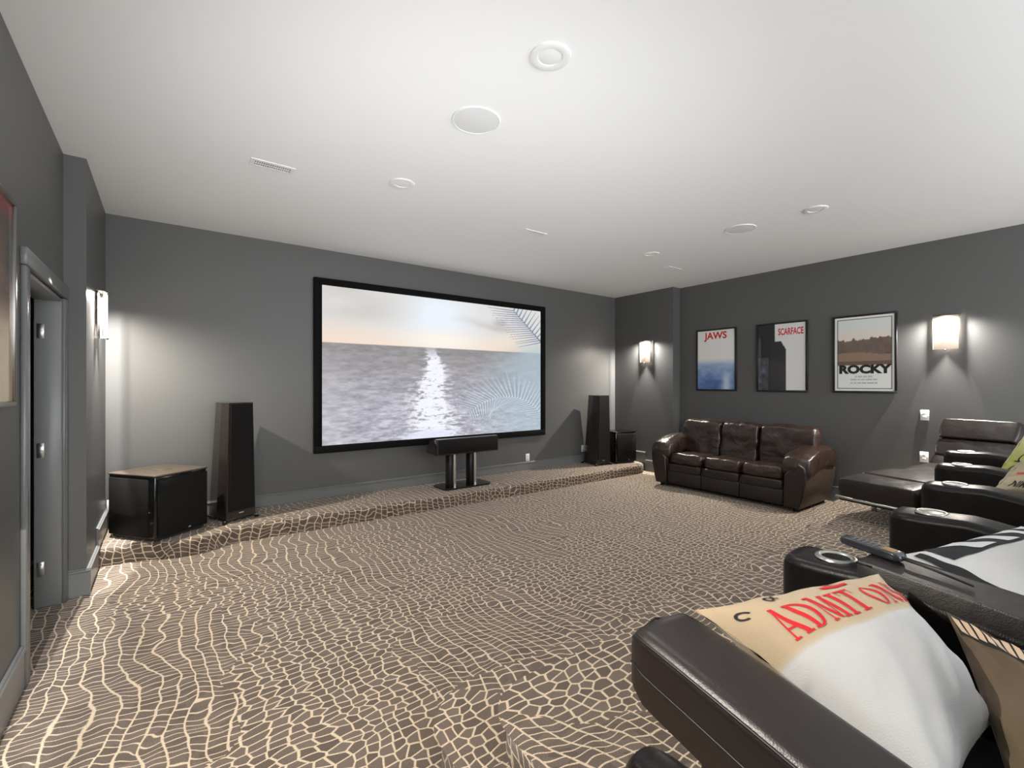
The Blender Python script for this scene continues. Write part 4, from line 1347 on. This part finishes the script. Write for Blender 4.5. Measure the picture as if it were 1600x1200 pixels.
def word(txt, u0, v0, hgt, wid, gap=0.12):
    tot = sum(serif(c)[0]+gap for c in txt)-gap
    k = wid/tot
    x = 0; out = []
    for c in txt:
        w, pl = serif(c)
        for p in pl: out.append([(u0+(x+a)*k, v0+b*hgt) for a, b in p])
        x += w+gap
    return out

CW, CT = (0.56, 0.56, 0.555), (0.50, 0.385, 0.255)
m_ticket = fabric('ticket_pillow_cloth', ramp_axis(1, [(0.0, CW), (0.605, CW), (0.625, (0.52, 0.44, 0.33)), (0.645, CT), (1.0, CT)], 0.03))
tp = Pillow('throw_pillow', [(0.985, 0.17, 0.79), (1.27, 0.165, 0.82), (1.43, 0.385, 0.995), (0.965, 0.60, 0.955)], 0.105, m_ticket,
            'white and tan pillow printed with red ticket lettering on the end recliner', res=30, wr=0.006, seed=2.3)
tp.decal('lettering', word('ADMIT', -0.80, 0.30, 0.36, 0.94), M['red_ink'])
tp.decal('lettering', word('ONE', 0.27, 0.30, 0.36, 0.57), M['red_ink'])
tp.decal('seam_stripe', [[(0.80, 0.55), (0.83, 0.55), (0.90, -0.1), (0.88, -0.1)]], simple('maroon_ink', (0.10, 0.02, 0.02), rough=0.9))
tp.decal('ornament', [[(-0.02, 0.75), (0.14, 0.73), (0.30, 0.76), (0.30, 0.81), (0.14, 0.79), (-0.02, 0.80)], [(0.04, 0.84), (0.24, 0.83), (0.14, 0.88)]], M['red_ink'])
def ringp(cu, cv, r, w, n=12, a0=0, a1=2*math.pi):
    out = []
    for k in range(n):
        a = a0+(a1-a0)*k/n; b = a0+(a1-a0)*(k+1)/n
        out.append([(cu+(r-w)*math.cos(a), cv+(r-w)*math.sin(a)), (cu+r*math.cos(a), cv+r*math.sin(a)), (cu+r*math.cos(b), cv+r*math.sin(b)), (cu+(r-w)*math.cos(b), cv+(r-w)*math.sin(b))])
    return out
for rg in (ringp(-0.86, 0.72, 0.06, 0.022, a1=4.8), ringp(-0.56, 0.80, 0.045, 0.02), ringp(-0.48, 0.82, 0.04, 0.018, a0=1, a1=5)):
    tp.decal('scroll', rg, M['black_ink'])

m_brown = fabric('brown_pillow_cloth', ramp_axis(0, [(0.0, (0.115, 0.09, 0.05)), (0.5, (0.14, 0.10, 0.065)), (1.0, (0.10, 0.07, 0.045))], 0.05))
bp_ = Pillow('throw_pillow', [(1.06, -0.03, 0.775), (1.375, -0.04, 0.90), (1.455, 0.265, 0.94), (1.13, 0.12, 0.775)], 0.035, m_brown,
             'olive brown pillow with rope-print border behind the ticket pillow', res=24, wr=0.008, seed=5.1)
m_rope = simple('rope_print_cream', (0.62, 0.46, 0.33), rough=0.9)
rope = []
for k in range(17):
    v0 = -0.9+k*0.108
    rope.append([(0.70, v0), (0.93, v0+0.05), (0.95, v0+0.13), (0.72, v0+0.085)])
bp_.decal('rope_border', [[(0.66, -0.95), (0.97, -0.95), (0.97, 0.95), (0.66, 0.95)]], M['black_ink'], off=0.001)
bp_.decal('rope_strands', rope, m_rope, off=0.0022)

m_clap = fabric('clapperboard_pillow_cloth', ramp_axis(1, [(0.0, (0.42, 0.32, 0.18)), (0.26, (0.50, 0.39, 0.23)), (0.40, CW), (1.0, (0.57, 0.565, 0.565))], 0.10))
cp = Pillow('throw_pillow', [(1.765, 0.05, 0.80), (2.34, -0.03, 0.82), (2.34, 0.235, 0.985), (1.775, 0.425, 0.955)], 0.08, m_clap,
            'white and tan pillow printed with black clapperboard stripes', res=26, wr=0.005, seed=7.7)
cp.decal('clapper_bar', [[(-0.84, 0.60), (0.96, 0.52), (0.96, 0.96), (-0.80, 0.96)]], simple('blue_black_ink', (0.014, 0.018, 0.022), rough=0.85))
stp = []
for k in range(4):
    u0 = -0.62+k*0.42
    stp.append([(u0+0.20, 0.64-k*0.02), (u0+0.42, 0.63-k*0.02), (u0+0.22, 0.945), (u0, 0.95)])
cp.decal('clapper_stripes', stp, simple('white_ink', (0.62, 0.63, 0.64), rough=0.85), off=0.0040)
cp.decal('edge_print', [[(-0.97, -0.2), (-0.90, -0.2), (-0.90, 0.9), (-0.97, 0.9)]], M['black_ink'])

m_tan = fabric('tan_pillow_cloth', ramp_axis(1, [(0.0, (0.42, 0.35, 0.24)), (0.6, (0.46, 0.39, 0.27)), (1.0, (0.40, 0.33, 0.23))], 0.1))
np_ = Pillow('throw_pillow', [(3.46, 0.455, 0.915), (3.86, 0.16, 0.80), (3.98, 0.13, 1.16), (3.60, 0.36, 1.07)], 0.075, m_tan,
             'tan pillow with dark capital lettering and a red stripe', res=20, wr=0.004, seed=9.0)
lt = []
tmn = text_data('NIM', 0.5, 0.0, 1.0, 0.01, 'LEFT')
np_polys = [[(-0.93+tmn.vertices[i].co.x*0.26, -0.45+tmn.vertices[i].co.y*1.0) for i in p.vertices] for p in tmn.polygons]
np_.decal('lettering', np_polys, M['black_ink'], off=0.002, sub=3)
np_.decal('red_stripe', [[(-0.97, 0.10), (0.9, 0.50), (0.9, 0.62), (-0.97, 0.24)]], simple('pale_red_ink', (0.55, 0.11, 0.07), rough=0.9), off=0.002)

m_green = fabric('green_pillow_cloth', ramp_axis(1, [(0.0, (0.36, 0.36, 0.09)), (0.5, (0.42, 0.43, 0.13)), (1.0, (0.56, 0.56, 0.28))], 0.15))
gp = Pillow('throw_pillow', [(4.27, 0.555, 0.87), (4.655, 0.20, 0.78), (4.755, 0.14, 1.12), (4.455, 0.43, 1.155)], 0.085, m_green,
            'green pillow printed with a black looping figure eight', res=22, wr=0.004, seed=4.0)
def ell(cu, cv, ru, rv, ang, w, n=20):
    out = []
    for k in range(n):
        q = []
        for a in (2*math.pi*k/n, 2*math.pi*(k+1)/n):
            for f in (1-w, 1):
                x, y = ru*f*math.cos(a), rv*f*math.sin(a)
                q.append((cu+x*math.cos(ang)-y*math.sin(ang), cv+x*math.sin(ang)+y*math.cos(ang)))
        out.append([q[0], q[1], q[3], q[2]])
    return out
gp.decal('figure_eight', ell(-0.84, -0.50, 0.085, 0.24, -0.15, 0.24) + ell(-0.83, -0.02, 0.085, 0.24, -0.15, 0.24), M['black_ink'], off=0.002)
gp.decal('film_line', [[(-0.95, -0.24), (0.8, -0.32), (0.8, -0.27), (-0.95, -0.19)]], M['black_ink'], off=0.0024)
gp.decal('bright_line', [[(-0.5, -0.62), (0.6, -0.2), (0.6, -0.16), (-0.5, -0.58)]], simple('lime_ink', (0.45, 0.70, 0.12), rough=0.9), off=0.0022)
